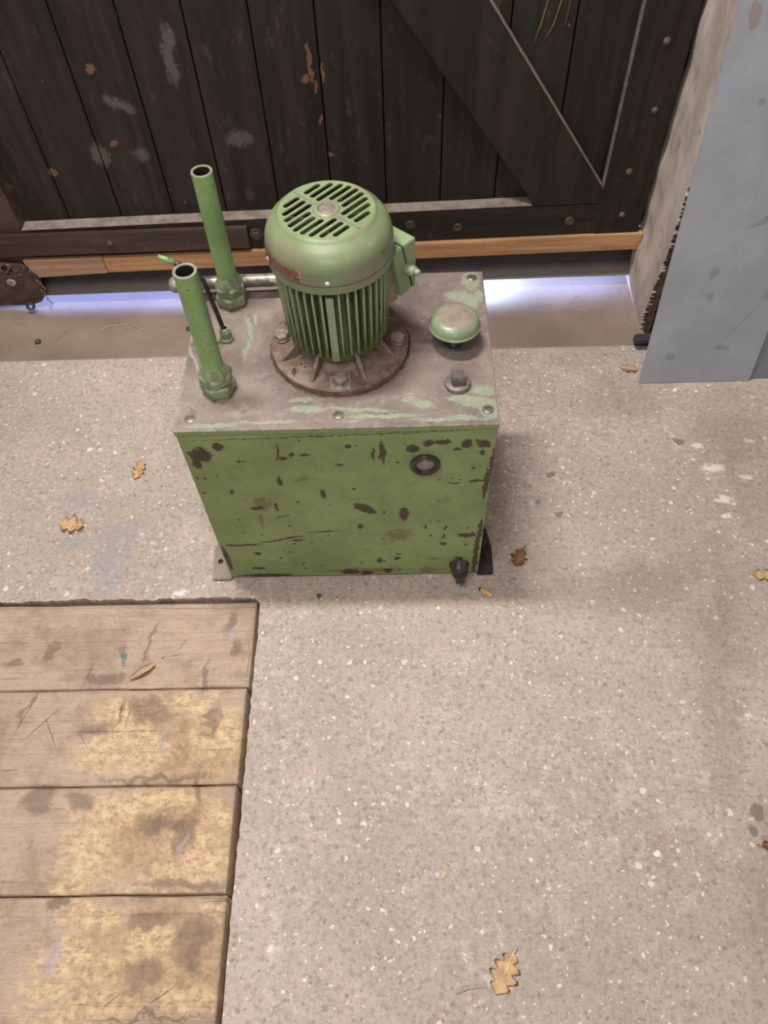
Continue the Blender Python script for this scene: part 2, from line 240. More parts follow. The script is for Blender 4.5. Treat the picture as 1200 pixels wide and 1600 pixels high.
def m_apron():
    n = N('dark_sheet_apron'); nz = n.noise(14, 5, 0.65); x = n.xyz()
    col = n.mix(n.step(nz, 0.35, 0.65), sr(40, 38, 44), sr(54, 51, 55))
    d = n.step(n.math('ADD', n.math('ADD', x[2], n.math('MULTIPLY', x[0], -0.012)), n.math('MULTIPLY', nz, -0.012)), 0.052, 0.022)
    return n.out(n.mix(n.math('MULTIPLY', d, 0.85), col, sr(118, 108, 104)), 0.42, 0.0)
def m_fins():
    n = N('fin_green_paint'); nz = n.noise(40, 6, 0.72); x = n.xyz()
    dx = n.math('ADD', x[0], 0.0985); dy = n.math('ADD', x[1], -0.9985)
    r = n.math('SQRT', n.math('ADD', n.math('MULTIPLY', dx, dx), n.math('MULTIPLY', dy, dy)))
    col = n.mix(n.step(nz, 0.35, 0.65), sr(72, 84, 50), sr(100, 112, 72))
    col = n.mix(n.math('MULTIPLY', n.step(n.noise(30, 6, 0.7), 0.5, 0.66), 0.5), col, sr(96, 84, 68))
    tip = n.math('MULTIPLY', n.step(n.math('ADD', r, n.math('MULTIPLY', nz, 0.004)), 0.0868, 0.0895), 0.75)
    col = n.mix(tip, col, sr(150, 160, 130))
    n.bump(nz, 0.35, 0.0008)
    return n.out(col, 0.45, spec=0.5)
def m_cap():
    n = N('breather_cap_paint'); nz = n.noise(34, 6, 0.7); x = n.xyz()
    dx = n.math('ADD', x[0], -0.0985); dy = n.math('ADD', x[1], -1.0)
    r = n.math('SQRT', n.math('ADD', n.math('MULTIPLY', dx, dx), n.math('MULTIPLY', dy, dy)))
    col = n.mix(n.step(n.noise(14, 4), 0.35, 0.65), sr(112, 130, 94), sr(128, 146, 110))
    d = n.step(n.math('ADD', r, n.math('MULTIPLY', nz, 0.034)), 0.056, 0.046)
    col = n.mix(n.math('MULTIPLY', d, 0.9), col, n.mix(n.step(nz, 0.4, 0.6), sr(126, 112, 102), sr(142, 127, 117)))
    rim = n.math('MULTIPLY', n.step(x[2], 0.5325, 0.5305), n.step(nz, 0.42, 0.55)); col = n.mix(n.math('MULTIPLY', rim, 0.7), col, sr(178, 176, 160))
    n.bump(nz, 0.25, 0.0008)
    return n.out(col, 0.33, spec=0.5)
def m_simple(name, c1, c2, scale=30, rough=0.6, metal=0.0, bump=0.2, thr=(0.35, 0.65), spec=0.5, stretch=(1, 1, 1), dist=0.001):
    n = N(name); nz = n.noise(scale, 5, 0.65, n.map(sc=stretch))
    n.bump(nz, bump, dist)
    return n.out(n.mix(n.step(nz, *thr), sr(*c1), sr(*c2)), rough, metal, spec)
def m_door(name, c1=(32, 27, 25), c2=(46, 40, 37), smudge=0.5, axis='z', rough=0.5):
    n = N(name); p = n.pos
    st = (30, 30, 2.2) if axis == 'z' else (2.2, 30, 30)
    g = n.noise(1.0, 5, 0.65, n.map(sc=st))
    col = n.mix(n.step(g, 0.35, 0.7), sr(*c1), sr(*c2))
    sm = n.step(n.noise(1.0, 6, 0.75, n.map((1, 2, 3), (0, 0, 0), (22, 22, 9))), 0.56, 0.76)
    col = n.mix(n.math('MULTIPLY', sm, smudge), col, sr(88, 80, 75))
    sp = n.vor(34, n.warp(n.map(sc=(1, 1, 0.6)), 0.02, 60), None); r = n.xyz(sp.outputs['Color'])
    dots = n.math('MULTIPLY', n.step(n.math('SUBTRACT', sp.outputs['Distance'], n.math('MULTIPLY', r[1], 0.11)), 0.02, -0.02), n.math('GREATER_THAN', r[0], 0.72))
    col = n.mix(n.math('MULTIPLY', dots, 0.7), col, n.mix(n.math('GREATER_THAN', r[2], 0.82), sr(112, 102, 92), sr(122, 76, 48)))
    n.bump(g, 0.4, 0.002)
    return n.out(col, rough, spec=0.3)
def m_planks():
    m = m_door('tarred_plank'); n = N.__new__(N); n.m = m; n.nt = m.node_tree; n.b = n.nt.nodes['Principled BSDF']
    tc = [q for q in n.nt.nodes if q.type == 'TEX_COORD'][0]; n.pos = tc.outputs['Object']
    base = n.b.inputs['Base Color'].links[0].from_socket
    x = n.xyz(n.warp(n.pos, 0.03, 45, 5)); v2 = n.comb(x[0], x[2], 0.0)
    # splintered bare spots
    b = n.step(n.math('ADD', n.blobs(v2, [(-0.176, 0.60, 0.006, 0.040, 0), (-0.168, 0.545, 0.004, 0.016, 0), (-0.19, 0.565, 0.010, 0.008, 40), (-0.150, 0.575, 0.004, 0.022, 0), (-0.165, 0.47, 0.003, 0.018, -10), (-0.150, 0.385, 0.008, 0.008, 0), (-0.655, 0.60, 0.010, 0.010, 0), (-0.66, 0.43, 0.012, 0.006, 20), (-0.83, 0.36, 0.010, 0.010, 0)]), n.noise(70, 4)), 1.6, 1.35)
    col = n.mix(n.math('MULTIPLY', b, 0.75), base, sr(122, 84, 64))
    d = n.step(n.math('ADD', n.blobs(v2, [(-0.62, 0.52, 0.035, 0.014, -25), (-0.70, 0.40, 0.02, 0.03, 0), (-0.60, 0.40, 0.02, 0.02, 0), (-0.48, 0.60, 0.015, 0.05, 0), (-0.97, 0.33, 0.02, 0.02, 0), (-0.36, 0.43, 0.03, 0.02, 0), (-0.47, 0.66, 0.012, 0.03, 0), (0.17, 0.68, 0.05, 0.06, 30)]), n.math('MULTIPLY', n.noise(1.0, 7, 0.85, n.map(sc=(50, 50, 22))), 3.4)), 3.0, 2.2)
    col = n.mix(n.math('MULTIPLY', d, 0.5), col, sr(104, 100, 98))
    n.nt.links.new(col, n.b.inputs['Base Color']); return m
def m_plate():
    n = N('threshold_steel'); nz = n.noise(16, 6, 0.7)
    col = n.mix(n.step(n.noise(4, 5, 0.6), 0.35, 0.68), sr(124, 106, 92), sr(148, 130, 116))
    col = n.mix(n.math('MULTIPLY', n.step(nz, 0.5, 0.7), 0.5), col, sr(110, 92, 80))
    sp = n.vor(50, n.warp(n.pos, 0.02, 60), None); r = n.xyz(sp.outputs['Color'])
    dots = n.math('MULTIPLY', n.step(sp.outputs['Distance'], 0.12, 0.05), n.math('GREATER_THAN', r[0], 0.9))
    col = n.mix(dots, col, n.mix(n.math('GREATER_THAN', r[1], 0.5), sr(84, 70, 60), sr(196, 180, 160)))
    n.bump(nz, 0.25, 0.002)
    return n.out(col, 0.45, spec=0.5)
def m_plaster():
    n = N('wall_plaster'); nz = n.noise(26, 7, 0.7)
    col = n.mix(n.step(n.noise(1.0, 5, 0.65, n.map(sc=(12, 12, 5))), 0.35, 0.68), sr(162, 148, 140), sr(196, 182, 173))
    col = n.mix(n.math('MULTIPLY', n.step(nz, 0.56, 0.7), 0.45), col, sr(124, 108, 98))
    n.bump(nz, 0.5, 0.004)
    return n.out(col, 0.85, spec=0.2)
def m_panel():
    n = N('grey_sheet_paint'); nz = n.noise(7, 6, 0.65)
    col = n.mix(n.step(nz, 0.35, 0.68), sr(146, 150, 157), sr(158, 161, 168))
    x = n.xyz(n.warp(n.pos, 0.03, 14, 3)); v2 = n.comb(x[0], x[2], 0.0)
    dk = n.step(n.math('ADD', n.blobs(v2, [(0.70, 0.30, 0.010, 0.015, 0), (0.71, 0.245, 0.010, 0.012, 0), (0.78, 0.10, 0.02, 0.008, 0), (0.66, 0.08, 0.012, 0.01, 0), (0.69, 0.65, 0.006, 0.008, 0), (0.84, 0.24, 0.012, 0.012, 0), (0.79, 0.43, 0.06, 0.010, 35), (0.86, 0.48, 0.01, 0.01, 0)]), nz), 1.7, 1.2)
    col = n.mix(n.math('MULTIPLY', dk, 0.35), col, sr(96, 96, 104))
    ru = n.step(n.math('ADD', n.blobs(v2, [(0.63, 0.79, 0.010, 0.022, 10)]), nz), 1.6, 1.3)
    col = n.mix(n.math('MULTIPLY', ru, 0.5), col, sr(140, 108, 92))
    x0 = n.xyz(); sc = n.blobs(n.comb(x0[0], x0[2], 0.0), [(0.735, 0.50, 0.0009, 0.16, 4), (0.80, 0.17, 0.003, 0.09, -28), (0.745, 0.28, 0.0008, 0.12, -3)])
    col = n.mix(n.math('MULTIPLY', n.step(sc, 1.0, 0.5), 0.3), col, sr(108, 104, 108))
    n.bump(nz, 0.15, 0.002)
    return n.out(col, 0.42, spec=0.5)
def m_batten(name, c1, c2):
    n = N(name); g = n.noise(1.0, 6, 0.65, n.map((c1[0], 0, 0), (0, 0, 0), (3, 50, 70)))
    col = n.mix(n.step(g, 0.35, 0.68), sr(*c1), sr(*c2))
    v = n.vor(9, n.map(sc=(1, 3, 3)), None); r = n.xyz(v.outputs['Color'])
    k = n.math('MULTIPLY', n.step(v.outputs['Distance'], 0.07, 0.03), n.math('GREATER_THAN', r[0], 0.5))
    col = n.mix(k, col, sr(58, 36, 26))
    col = n.mix(n.math('MULTIPLY', n.step(n.noise(26, 6, 0.75), 0.55, 0.7), 0.4), col, sr(86, 60, 42))
    n.bump(g, 0.3, 0.001)
    return n.out(col, 0.7, spec=0.3)
def m_leaf(name, c1, c2):
    return m_simple(name, c1, c2, 60, 0.6, 0, 0.3, spec=0.3)

M['concrete'] = m_concrete(); M['pit'] = m_pit()
M['front'] = m_front(); M['lid'] = m_lid()
M['pipe'] = m_green('pipe_green_paint', (118, 148, 92), (132, 164, 106), 0.645, 0.06, rough=0.36, sc=60)
M['nut'] = m_green('fitting_paint_grime', (112, 128, 92), (134, 148, 114), 0.66, 0.4, (92, 80, 68), 0.4, 70)
M['cowl'] = m_green('cowl_green_paint', (112, 128, 90), (126, 142, 104), 0.80, 0.45, (124, 111, 97), 0.36, 22)
M['fins'] = m_fins()
M['flange'] = m_simple('flange_grime', (92, 72, 62), (126, 108, 96), 45, 0.6, 0.0, 0.5, dist=0.002)
M['rustdirt'] = m_simple('rusty_dirt', (62, 42, 34), (96, 70, 56), 80, 0.9, 0.0, 0.8, dist=0.003)
M['steel'] = m_simple('worn_steel', (112, 104, 98), (150, 140, 132), 60, 0.42, 0.6, 0.2)
M['cutsteel'] = m_simple('cut_pipe_end', (150, 142, 136), (178, 170, 162), 90, 0.35, 0.5, 0.1)
M['dark'] = m_simple('dark_oily_steel', (46, 40, 38), (74, 66, 62), 50, 0.42, 0.3, 0.3)
M['black'] = m_simple('black_inside', (14, 12, 11), (26, 22, 20), 50, 0.8)
M['boltgrey'] = m_simple('bolt_grey_grime', (110, 98, 90), (146, 132, 122), 70, 0.55, 0.1, 0.4)
M['cap'] = m_cap()
M['glass'] = m_simple('sight_glass', (112, 96, 88), (138, 120, 110), 40, 0.18, 0.0, 0.0)
M['plate_label'] = m_simple('copper_nameplate', (150, 112, 102), (182, 148, 132), 130, 0.42, 0.3, 0.2)
M['termbox'] = m_green('terminal_box_paint', (116, 134, 94), (130, 148, 108), 0.85, 0.2, (150, 136, 122), 0.42, 30)
M['cast'] = m_simple('rough_casting', (118, 104, 90), (160, 142, 122), 120, 0.75, 0, 0.8, dist=0.002)
M['hpipe'] = m_simple('grimy_pipe', (92, 84, 72), (156, 150, 134), 40, 0.32, 0.3, 0.5, (0.45, 0.66))
M['planks'] = m_planks(); M['door'] = m_door('tarred_timber', axis='x'); M['brace'] = m_door('tarred_brace', smudge=0.35)
M['dusty'] = m_simple('dusty_ledge', (112, 100, 92), (140, 126, 116), 30, 0.9, 0, 0.3)
M['strip'] = m_door('brown_iron_strip', (58, 46, 40), (80, 66, 57), 0.5, 'x')
M['apron'] = m_apron()
M['plate'] = m_plate(); M['plaster'] = m_plaster(); M['panel'] = m_panel()
M['panel2'] = m_simple('bluish_sheet', (112, 120, 128), (128, 136, 144), 8, 0.4)
M['brick'] = m_simple('dark_rough_brick', (34, 27, 22), (78, 62, 48), 55, 0.95, 0, 1.0, dist=0.01)
M['timber1'] = m_batten('weathered_batten', (150, 116, 92), (178, 142, 116)); M['timber2'] = m_batten('orange_batten', (160, 118, 82), (194, 148, 106))
M['rubber'] = m_simple('black_rubber', (44, 44, 46), (66, 66, 68), 30, 0.5)
M['bracket'] = m_simple('rusty_bracket', (58, 48, 44), (84, 70, 62), 35, 0.55, 0.2, 0.4)
M['washer'] = m_simple('zinc_washer', (176, 170, 160), (198, 192, 182), 50, 0.4, 0.3)
M['copperbolt'] = m_simple('rusty_bolt_head', (78, 62, 54), (104, 84, 72), 60, 0.7, 0, 0.4)
M['leaf'] = m_leaf('dry_oak_leaf', (220, 184, 140), (244, 216, 172)); M['leafb'] = m_leaf('brown_oak_leaf', (150, 106, 74), (188, 140, 102)); M['leafp'] = m_leaf('pale_dry_leaf', (206, 180, 150), (228, 206, 178))
M['straw'] = m_simple('dry_straw', (168, 144, 112), (196, 174, 142), 50, 0.7)
M['straw2'] = m_simple('brown_straw', (110, 82, 58), (176, 140, 104), 60, 0.8)
M['foot'] = m_green('foot_grime', (128, 116, 106), (146, 132, 122), 0.72, 0.1, (132, 152, 118), 0.5, 40)
M['butt'] = m_simple('cigarette_filter', (206, 160, 88), (228, 188, 116), 200, 0.7)
M['ash'] = m_simple('burnt_tip', (40, 32, 28), (84, 70, 60), 200, 0.9)
M['wallgrey'] = m_simple('old_wall', (70, 62, 56), (96, 86, 78), 12, 0.9)
M['yellow'] = m_simple('yellow_drip', (120, 96, 44), (140, 112, 56), 80, 0.5)
M['white'] = m_simple('white_flake', (214, 208, 196), (232, 226, 214), 80, 0.7)
M['outside'] = m_simple('outside_paving', (120, 118, 116), (140, 138, 134), 20, 0.8)
M['redpaint'] = m_simple('red_primer', (150, 84, 56), (170, 98, 66), 50, 0.5)

# ------------------------------------------------------------------ geometry helpers
class B:
    """collects shapes in world coordinates, then becomes one mesh object"""
    def __init__(s): s.bm = bmesh.new()
    def box(s, x0, x1, y0, y1, z0, z1, bev=0.0, seg=1, mat=None):
        t = bmesh.new(); bmesh.ops.create_cube(t, size=1)
        for v in t.verts: v.co = Vector(((x0 + x1) / 2 + v.co.x * (x1 - x0), (y0 + y1) / 2 + v.co.y * (y1 - y0), (z0 + z1) / 2 + v.co.z * (z1 - z0)))
        if bev: bmesh.ops.bevel(t, geom=t.edges[:], offset=bev, segments=seg, affect='EDGES')
        if mat is not None: t.transform(mat)
        s.add(t); return s
    def add(s, t):
        me = bpy.data.meshes.new('tmp'); t.to_mesh(me); t.free(); s.bm.from_mesh(me); bpy.data.meshes.remove(me)
    def hexa(s, pts, bev=0.0):
        """8 corners: bottom ring then top ring"""
        t = bmesh.new(); v = [t.verts.new(p) for p in pts]
        for f in ((3, 2, 1, 0), (4, 5, 6, 7), (0, 1, 5, 4), (1, 2, 6, 5), (2, 3, 7, 6), (3, 0, 4, 7)): t.faces.new([v[i] for i in f])
        bmesh.ops.recalc_face_normals(t, faces=t.faces[:])
        if bev: bmesh.ops.bevel(t, geom=t.edges[:], offset=bev, segments=2, affect='EDGES')
        s.add(t); return s
    def prism(s, pts2, a0, a1, plane='xy', bev=0.0):
        def P(p, a): return {'xy': (p[0], p[1], a), 'xz': (p[0], a, p[1]), 'yz': (a, p[0], p[1])}[plane]
        t = bmesh.new(); lo = [t.verts.new(P(p, a0)) for p in pts2]; hi = [t.verts.new(P(p, a1)) for p in pts2]; n = len(pts2)
        t.faces.new(lo[::-1]); t.faces.new(hi)
        for i in range(n): t.faces.new([lo[i], lo[(i + 1) % n], hi[(i + 1) % n], hi[i]])
        bmesh.ops.recalc_face_normals(t, faces=t.faces[:])
        if bev: bmesh.ops.bevel(t, geom=t.edges[:], offset=bev, segments=2, affect='EDGES')
        s.add(t); return s
    def lathe(s, prof, mat=None, n=48, close=False, a0=0.0, a1=2 * PI, flat=False):
        """profile of (r, z); mat places it"""
        t = bmesh.new(); full = abs(a1 - a0 - 2 * PI) < 1e-6; m = n if full else n + 1; rings = []
        for r, z in prof:
            if r < 1e-6: rings.append([t.verts.new((0, 0, z))])
            else: rings.append([t.verts.new((r * math.cos(a0 + (a1 - a0) * i / n), r * math.sin(a0 + (a1 - a0) * i / n), z)) for i in range(m)])
        seq = list(range(len(prof))) + ([0] if close else [])
        for k in range(len(seq) - 1):
            A, Bb = rings[seq[k]], rings[seq[k + 1]]
            for i in range(n):
                j = (i + 1) % n if full else i + 1
                if len(A) == 1 and len(Bb) == 1: continue
                if len(A) == 1: f = [A[0], Bb[i], Bb[j]]
                elif len(Bb) == 1: f = [A[i], A[j], Bb[0]]
                else: f = [A[i], A[j], Bb[j], Bb[i]]
                fc = t.faces.new(f); fc.smooth = not flat
        bmesh.ops.recalc_face_normals(t, faces=t.faces[:])
        if mat is not None: t.transform(mat)
        s.add(t); return s
    def cyl(s, p0, p1, r, n=24, r1=None, bev=0.0, flat=False):
        p0, p1 = Vector(p0), Vector(p1); d = p1 - p0; L = d.length
        q = Matrix.Translation(p0) @ d.to_track_quat('Z', 'Y').to_matrix().to_4x4()
        r1 = r if r1 is None else r1; b = bev
        prof = [(0, 0), (r - b, 0), (r, b), (r1, L - b), (r1 - b, L), (0, L)] if b else [(0, 0), (r, 0), (r1, L), (0, L)]
        return s.lathe(prof, q, n, flat=flat)
    def tube(s, pts, r, n=10):
        pts = [Vector(p) for p in pts]; t = bmesh.new(); rings = []
        up = Vector((0.3, 0.9, 0.31)).normalized()
        for i, p in enumerate(pts):
            d = (pts[min(i + 1, len(pts) - 1)] - pts[max(i - 1, 0)]).normalized()
            a = d.cross(up).normalized(); b = d.cross(a)
            rr = r[i] if isinstance(r, (list, tuple)) else r
            rings.append([t.verts.new(p + (a * math.cos(2 * PI * k / n) + b * math.sin(2 * PI * k / n)) * rr) for k in range(n)])
        for A, C in zip(rings, rings[1:]):
            for k in range(n): t.faces.new([A[k], A[(k + 1) % n], C[(k + 1) % n], C[k]]).smooth = True
        t.faces.new(rings[0][::-1]); t.faces.new(rings[-1])
        bmesh.ops.recalc_face_normals(t, faces=t.faces[:])
        s.add(t); return s
    def make(s, name, mat, parent=None, smooth_angle=None):
        me = bpy.data.meshes.new(name); s.bm.to_mesh(me); s.bm.free()
        o = bpy.data.objects.new(name, me); COL.objects.link(o); me.materials.append(mat)
        if smooth_angle:
            for p in me.polygons: p.use_smooth = True
            me.set_sharp_from_angle(angle=math.radians(smooth_angle))
        if parent is not None:
            o.parent = parent; o.matrix_parent_inverse = parent_world(parent).inverted()
        return o
def parent_world(o):
    m = Matrix.Translation(o.location) @ o.rotation_euler.to_matrix().to_4x4()
    if o.parent: m = parent_world(o.parent) @ o.matrix_parent_inverse @ m
    return m
def empty(name, loc):
    o = bpy.data.objects.new(name, None); COL.objects.link(o); o.location = loc; o.empty_display_size = 0.05; return o
def tag(o, label=None, cat=None, group=None, kind=None):
    if label: o['label'] = label
    if cat: o['category'] = cat
    if group: o['group'] = group
    if kind: o['kind'] = kind
    return o
T = Matrix.Translation
def RZ(a): return Matrix.Rotation(a, 4, 'Z')

# ------------------------------------------------------------------ floor with the timber pit
PX = -0.300          # right edge of the pit
PY = 0.764           # back edge of the pit
def jag(a, b, axis, n, amp, seed):
    random.seed(seed); out = []
    for i in range(n + 1):
        t = a + (b - a) * i / n; k = mnoise.noise(Vector((t * 14, seed, 0))) * 0.6 + mnoise.noise(Vector((t * 60, seed, 3))) * 0.5
        out.append((t, k * amp))
    return out
pts = [(-3.2, 1.4785), (-3.2, PY)]
pts += [(x, PY + 0.003 + d) for x, d in jag(-1.3, PX - 0.01, 'x', 170, 0.010, 3)]
pts += [(PX + 0.002 + d * 0.35, y) for y, d in jag(PY - 0.012, -0.10, 'y', 110, 0.010, 5)]
pts += [(PX, -3.0), (3.2, -3.0), (3.2, 2.0), (0.7, 2.0), (0.7, 1.4785)]
b = B(); b.prism(pts, -0.09, 0.0); fl = b.make('floor', M['concrete']); tag(fl, kind='structure')
b = B(); b.box(-3.2, PX + 0.05, -3.0, PY + 0.05, -0.14, -0.0905); b.make('pit_bed', M['pit'], fl)
b = B(); b.box(-3.2, -1.45, -3.0, PY, -0.08, -0.001); b.make('floor_slab', M['concrete'], fl)
b = B(); b.box(-3.2, 3.2, 1.79, 4.0, -0.12, -0.06); b.make('outside_ground', M['outside'], fl)

# steel threshold plate, bent down towards the outside
prof = [(1.4790, 0.0), (1.4815, 0.0015), (1.585, 0.0015), (1.61, 0.0015), (1.625, 0.0008), (1.64, -0.001), (1.66, -0.005), (1.70, -0.0135), (1.75, -0.024), (1.80, -0.034)]
t = bmesh.new(); rows = []
for k in range(90):
    x = -2.6 + 3.26 * k / 89 if k < 20 else -1.9 + 2.56 * (k - 20) / 69
    if k < 20: x = -2.6 + 0.69 * k / 20
    s_ = min(1, max(0, (x + 0.25) / 0.4)); r_ = []
    for y, z in prof:
        zz = z if y < 1.60 else z * (1 - s_) + s_ * (0.0015 - 0.16 * max(0, y - 1.60) ** 1.25 - (0.02 if y > 1.76 else 0))
        zz += 0.0008 * mnoise.noise(Vector((x * 7, y * 16, 2))) * (1 if y > 1.5 else 0)
        r_.append((x, y, zz))
    rows.append([t.verts.new(p) for p in r_] + [t.verts.new((p[0], p[1], p[2] - 0.006)) for p in r_[::-1]])
for A, C in zip(rows, rows[1:]):
    n_ = len(A)
    for j in range(n_): t.faces.new([A[j], A[(j + 1) % n_], C[(j + 1) % n_], C[j]])
t.faces.new(rows[0]); t.faces.new(rows[-1][::-1]); bmesh.ops.recalc_face_normals(t, faces=t.faces[:])
b = B(); b.add(t); tp = b.make('threshold_plate', M['plate'], None, 25)
tag(tp, 'brown dusty steel threshold plate lying along the foot of the black door', 'metal plate')

# ------------------------------------------------------------------ floor timbers
edges = [0.7573, 0.5689, 0.3825, 0.2005, 0.0125, -0.18]
plab = ['worn floor plank nearest the green tank, holding a curled pale leaf', 'second floor plank from the tank with a dark oily smear and yellow wear',
        'third floor plank from the tank, yellow worn over its right half', 'fourth floor plank from the tank with a long pale scuff and knife cut',
        'floor plank cut off by the bottom edge of the photo']
for i in range(5):
    y1, y0 = edges[i] - 0.0018, edges[i + 1] + 0.0018
    if i == 0: y1 = 0.7560
    t = bmesh.new(); nx, ny = 150, 10; xr = PX - 0.0055 + (0, -0.004, -0.006, -0.003, -0.004)[i]; xl = -1.44
    def zf(x, y):
        e = min(y - y0, y1 - y, xr - x); z = 0.0012 * mnoise.noise(Vector((x * 3, y * 12, i * 7.3))) - 0.001
        if e < 0.006: z -= (0.006 - e) ** 2 * 90
        return z
    us = [xl + (xr - xl) * k / nx for k in range(nx - 2)] + [xr - 0.006, xr - 0.003, xr - 0.001, xr]
    vs = [y0, y0 + 0.002, y0 + 0.005] + [y0 + (y1 - y0) * k / ny for k in range(1, ny)] + [y1 - 0.005, y1 - 0.002, y1]
    def wob(x, y):
        return y + (0.0018 * mnoise.noise(Vector((x * 9, i, 0 if y < (y0 + y1) / 2 else 5)))) * (1 if min(y - y0, y1 - y) < 0.001 else 0)
    grid = [[t.verts.new((x, wob(x, y), zf(x, y))) for y in vs] for x in us]
    low = {}
    for a in range(len(us) - 1):
        for c in range(len(vs) - 1): t.faces.new([grid[a][c], grid[a + 1][c], grid[a + 1][c + 1], grid[a][c + 1]]).smooth = True
    be = [e for e in t.edges if e.is_boundary]
    r = bmesh.ops.extrude_edge_only(t, edges=be); nv = [g for g in r['geom'] if isinstance(g, bmesh.types.BMVert)]
    for v in nv: v.co.z = -0.0895
    bmesh.ops.recalc_face_normals(t, faces=t.faces[:])
    bb = B(); bb.add(t); o = bb.make('floor_plank', m_wood('floor_timber', 3.7 * i + 1.1), None, 50)
    tag(o, plab[i], 'plank', 'timber planks let into the concrete floor')

# ------------------------------------------------------------------ door
door = empty('door_1', (-0.1, 1.73, 0.0)); tag(door, kind='structure')
FY = 1.716; PYY = 1.753
def zr(x, z0=0.246, k=0.0215): return z0 + k * x          # the rail drops slightly to the left
b = B(); seams = [0.117 + 0.1363 * k for k in range(-9, 5)]
for x0, x1 in zip(seams, seams[1:]):
    b.box(x0 + 0.0014, x1 - 0.0014, PYY + random.uniform(-.0008, .0008), PYY + 0.03, 0.16, 2.7, 0.0015)
b.box(-1.2, 0.66, PYY + 0.030, PYY + 0.034, 0.16, 2.7)  # unseen backing sheet added to block daylight behind the plank gaps
b.make('plank_panel', M['planks'], door)
def railbox(x0, x1, y0, y1, zt, h, bev, name, mat, k=0.0215):
    bb = B(); a, c = zr(x0, zt, k), zr(x1, zt, k)
    bb.hexa([(x0, y0, a - h), (x1, y0, c - h), (x1, y1, c - h), (x0, y1, a - h), (x0, y0, a), (x1, y0, c), (x1, y1, c), (x0, y1, a)], bev)
    return bb.make(name, mat, door)
railbox(-1.2, 0.627, FY, PYY + 0.03, 0.246, 0.10, 0.003, 'bottom_rail', M['door'])
railbox(-0.957, 0.345, FY + 0.001, PYY + 0.001, 0.2472, 0.0015, 0.0, 'dusty_ledge', M['dusty'])
b = B(); b.box(0.514, 0.627, FY - 0.002, PYY + 0.02, 0.16, 2.7, 0.002); b.make('side_stile', M['brace'], door)
b = B(); b.box(-1.2, -0.955, FY - 0.002, PYY + 0.02, 0.12, 2.7, 0.004); b.make('side_stile', M['strip'], door)
def sl(x, z, zt): return (x - 0.731 * (zt - z), zt)
a0, a1 = sl(0.0043, 0.7291, 0.254), sl(0.0043, 0.7291, 2.3); c0 = (0.5150, 0.292); c1 = sl(0.2005, 0.7228, 2.3)
b = B(); b.prism([a0, (0.515, 0.2555), c0, c1, a1], FY - 0.001, PYY + 0.002, 'xz', 0.0015); b.make('diagonal_brace', M['brace'], door)
# dust lying on the brace's upper edge and the iron edging of the stile
d = Vector((c1[0] - c0[0], 0, c1[1] - c0[1])).normalized(); nrm = Vector((-d.z, 0, d.x)) * -1
if nrm.z < 0: nrm = -nrm
b = B(); q0 = Vector((c0[0], 0, c0[1])) + nrm * 0.0004; q1 = Vector((c1[0], 0, c1[1])) + nrm * 0.0004; w_ = nrm * 0.0015
b.hexa([(q0.x, FY, q0.z), (q1.x, FY, q1.z), (q1.x, FY + 0.026, q1.z), (q0.x, FY + 0.026, q0.z)] + [((q0 + w_).x, FY, (q0 + w_).z), ((q1 + w_).x, FY, (q1 + w_).z), ((q1 + w_).x, FY + 0.026, (q1 + w_).z), ((q0 + w_).x, FY + 0.026, (q0 + w_).z)])
b.make('dusty_ledge', M['dusty'], door)
b = B(); b.box(0.509, 0.5145, FY - 0.001, FY + 0.012, 0.30, 2.7, 0.001); b.make('iron_edging', m_simple('grey_edging', (84, 80, 78), (110, 106, 102), 30, 0.5), door)
# iron strip along the rail
a, c = 0.206 + 0.012, 0.212 + 0.012
b = B(); b.hexa([(-1.13, 1.702, a - .062), (-0.376, 1.702, c - .062), (-0.376, FY, c - .062), (-1.13, FY, a - .062), (-1.13, 1.702, a), (-0.376, 1.702, c), (-0.376, FY, c), (-1.13, FY, a)], 0.0012)
st = b.make('iron_strip', M['strip'], door)
def dome_bolt(x, y, z, r, mat, parent, name='bolt', dp=0.006):
    bb = B(); m_ = T((x, y, z)) @ Matrix.Rotation(PI / 2, 4, 'X')
    bb.lathe([(0, dp), (r * 0.5, dp * 0.88), (r * 0.85, dp * 0.5), (r, 0), (0, 0)], m_, 20); return bb.make(name, mat, parent)
dome_bolt(-0.735, 1.702, 0.190, 0.010, M['bracket'], st)
b = B(); mm = T((-0.356, FY, 0.196)) @ Matrix.Rotation(PI / 2, 4, 'X')
b.lathe([(0, 0.010), (0.009, 0.010), (0.011, 0.008), (0.011, 0.004), (0.017, 0.004), (0.018, 0), (0, 0)], mm, 8, flat=True); b.make('bolt', M['bracket'], door)
for x, z in ((0.0406, 0.209), (0.1621, 0.197), (0.4468, 0.206)):
    bb = B(); bb.lathe([(0.013, 0), (0.011, 0.003), (0.007, 0.002), (0.0, -0.001 + 0.002)], T((x, FY, z)) @ Matrix.Rotation(PI / 2, 4, 'X'), 18); bb.make('bolt', M['bracket'], door)
for x, z in ((0.5753, 0.636), (0.5877, 0.489), (0.5648, 0.341), (0.5741, 0.223)): dome_bolt(x, FY - 0.002, z, 0.0085, M['copperbolt'], door)
# paint drips high on the planks
for pth in ([(0.336, 0.80), (0.327, 0.72), (0.316, 0.66), (0.303, 0.612)], [(0.358, 0.80), (0.351, 0.70), (0.343, 0.66), (0.331, 0.632)], [(0.376, 0.80), (0.372, 0.72), (0.366, 0.655)]):
    bb = B(); bb.tube([(x, PYY - 0.0003, z) for x, z in pth], 0.0013, 6); bb.make('paint_drip', M['yellow'] if pth[0][0] < 0.37 else M['dusty'], door)
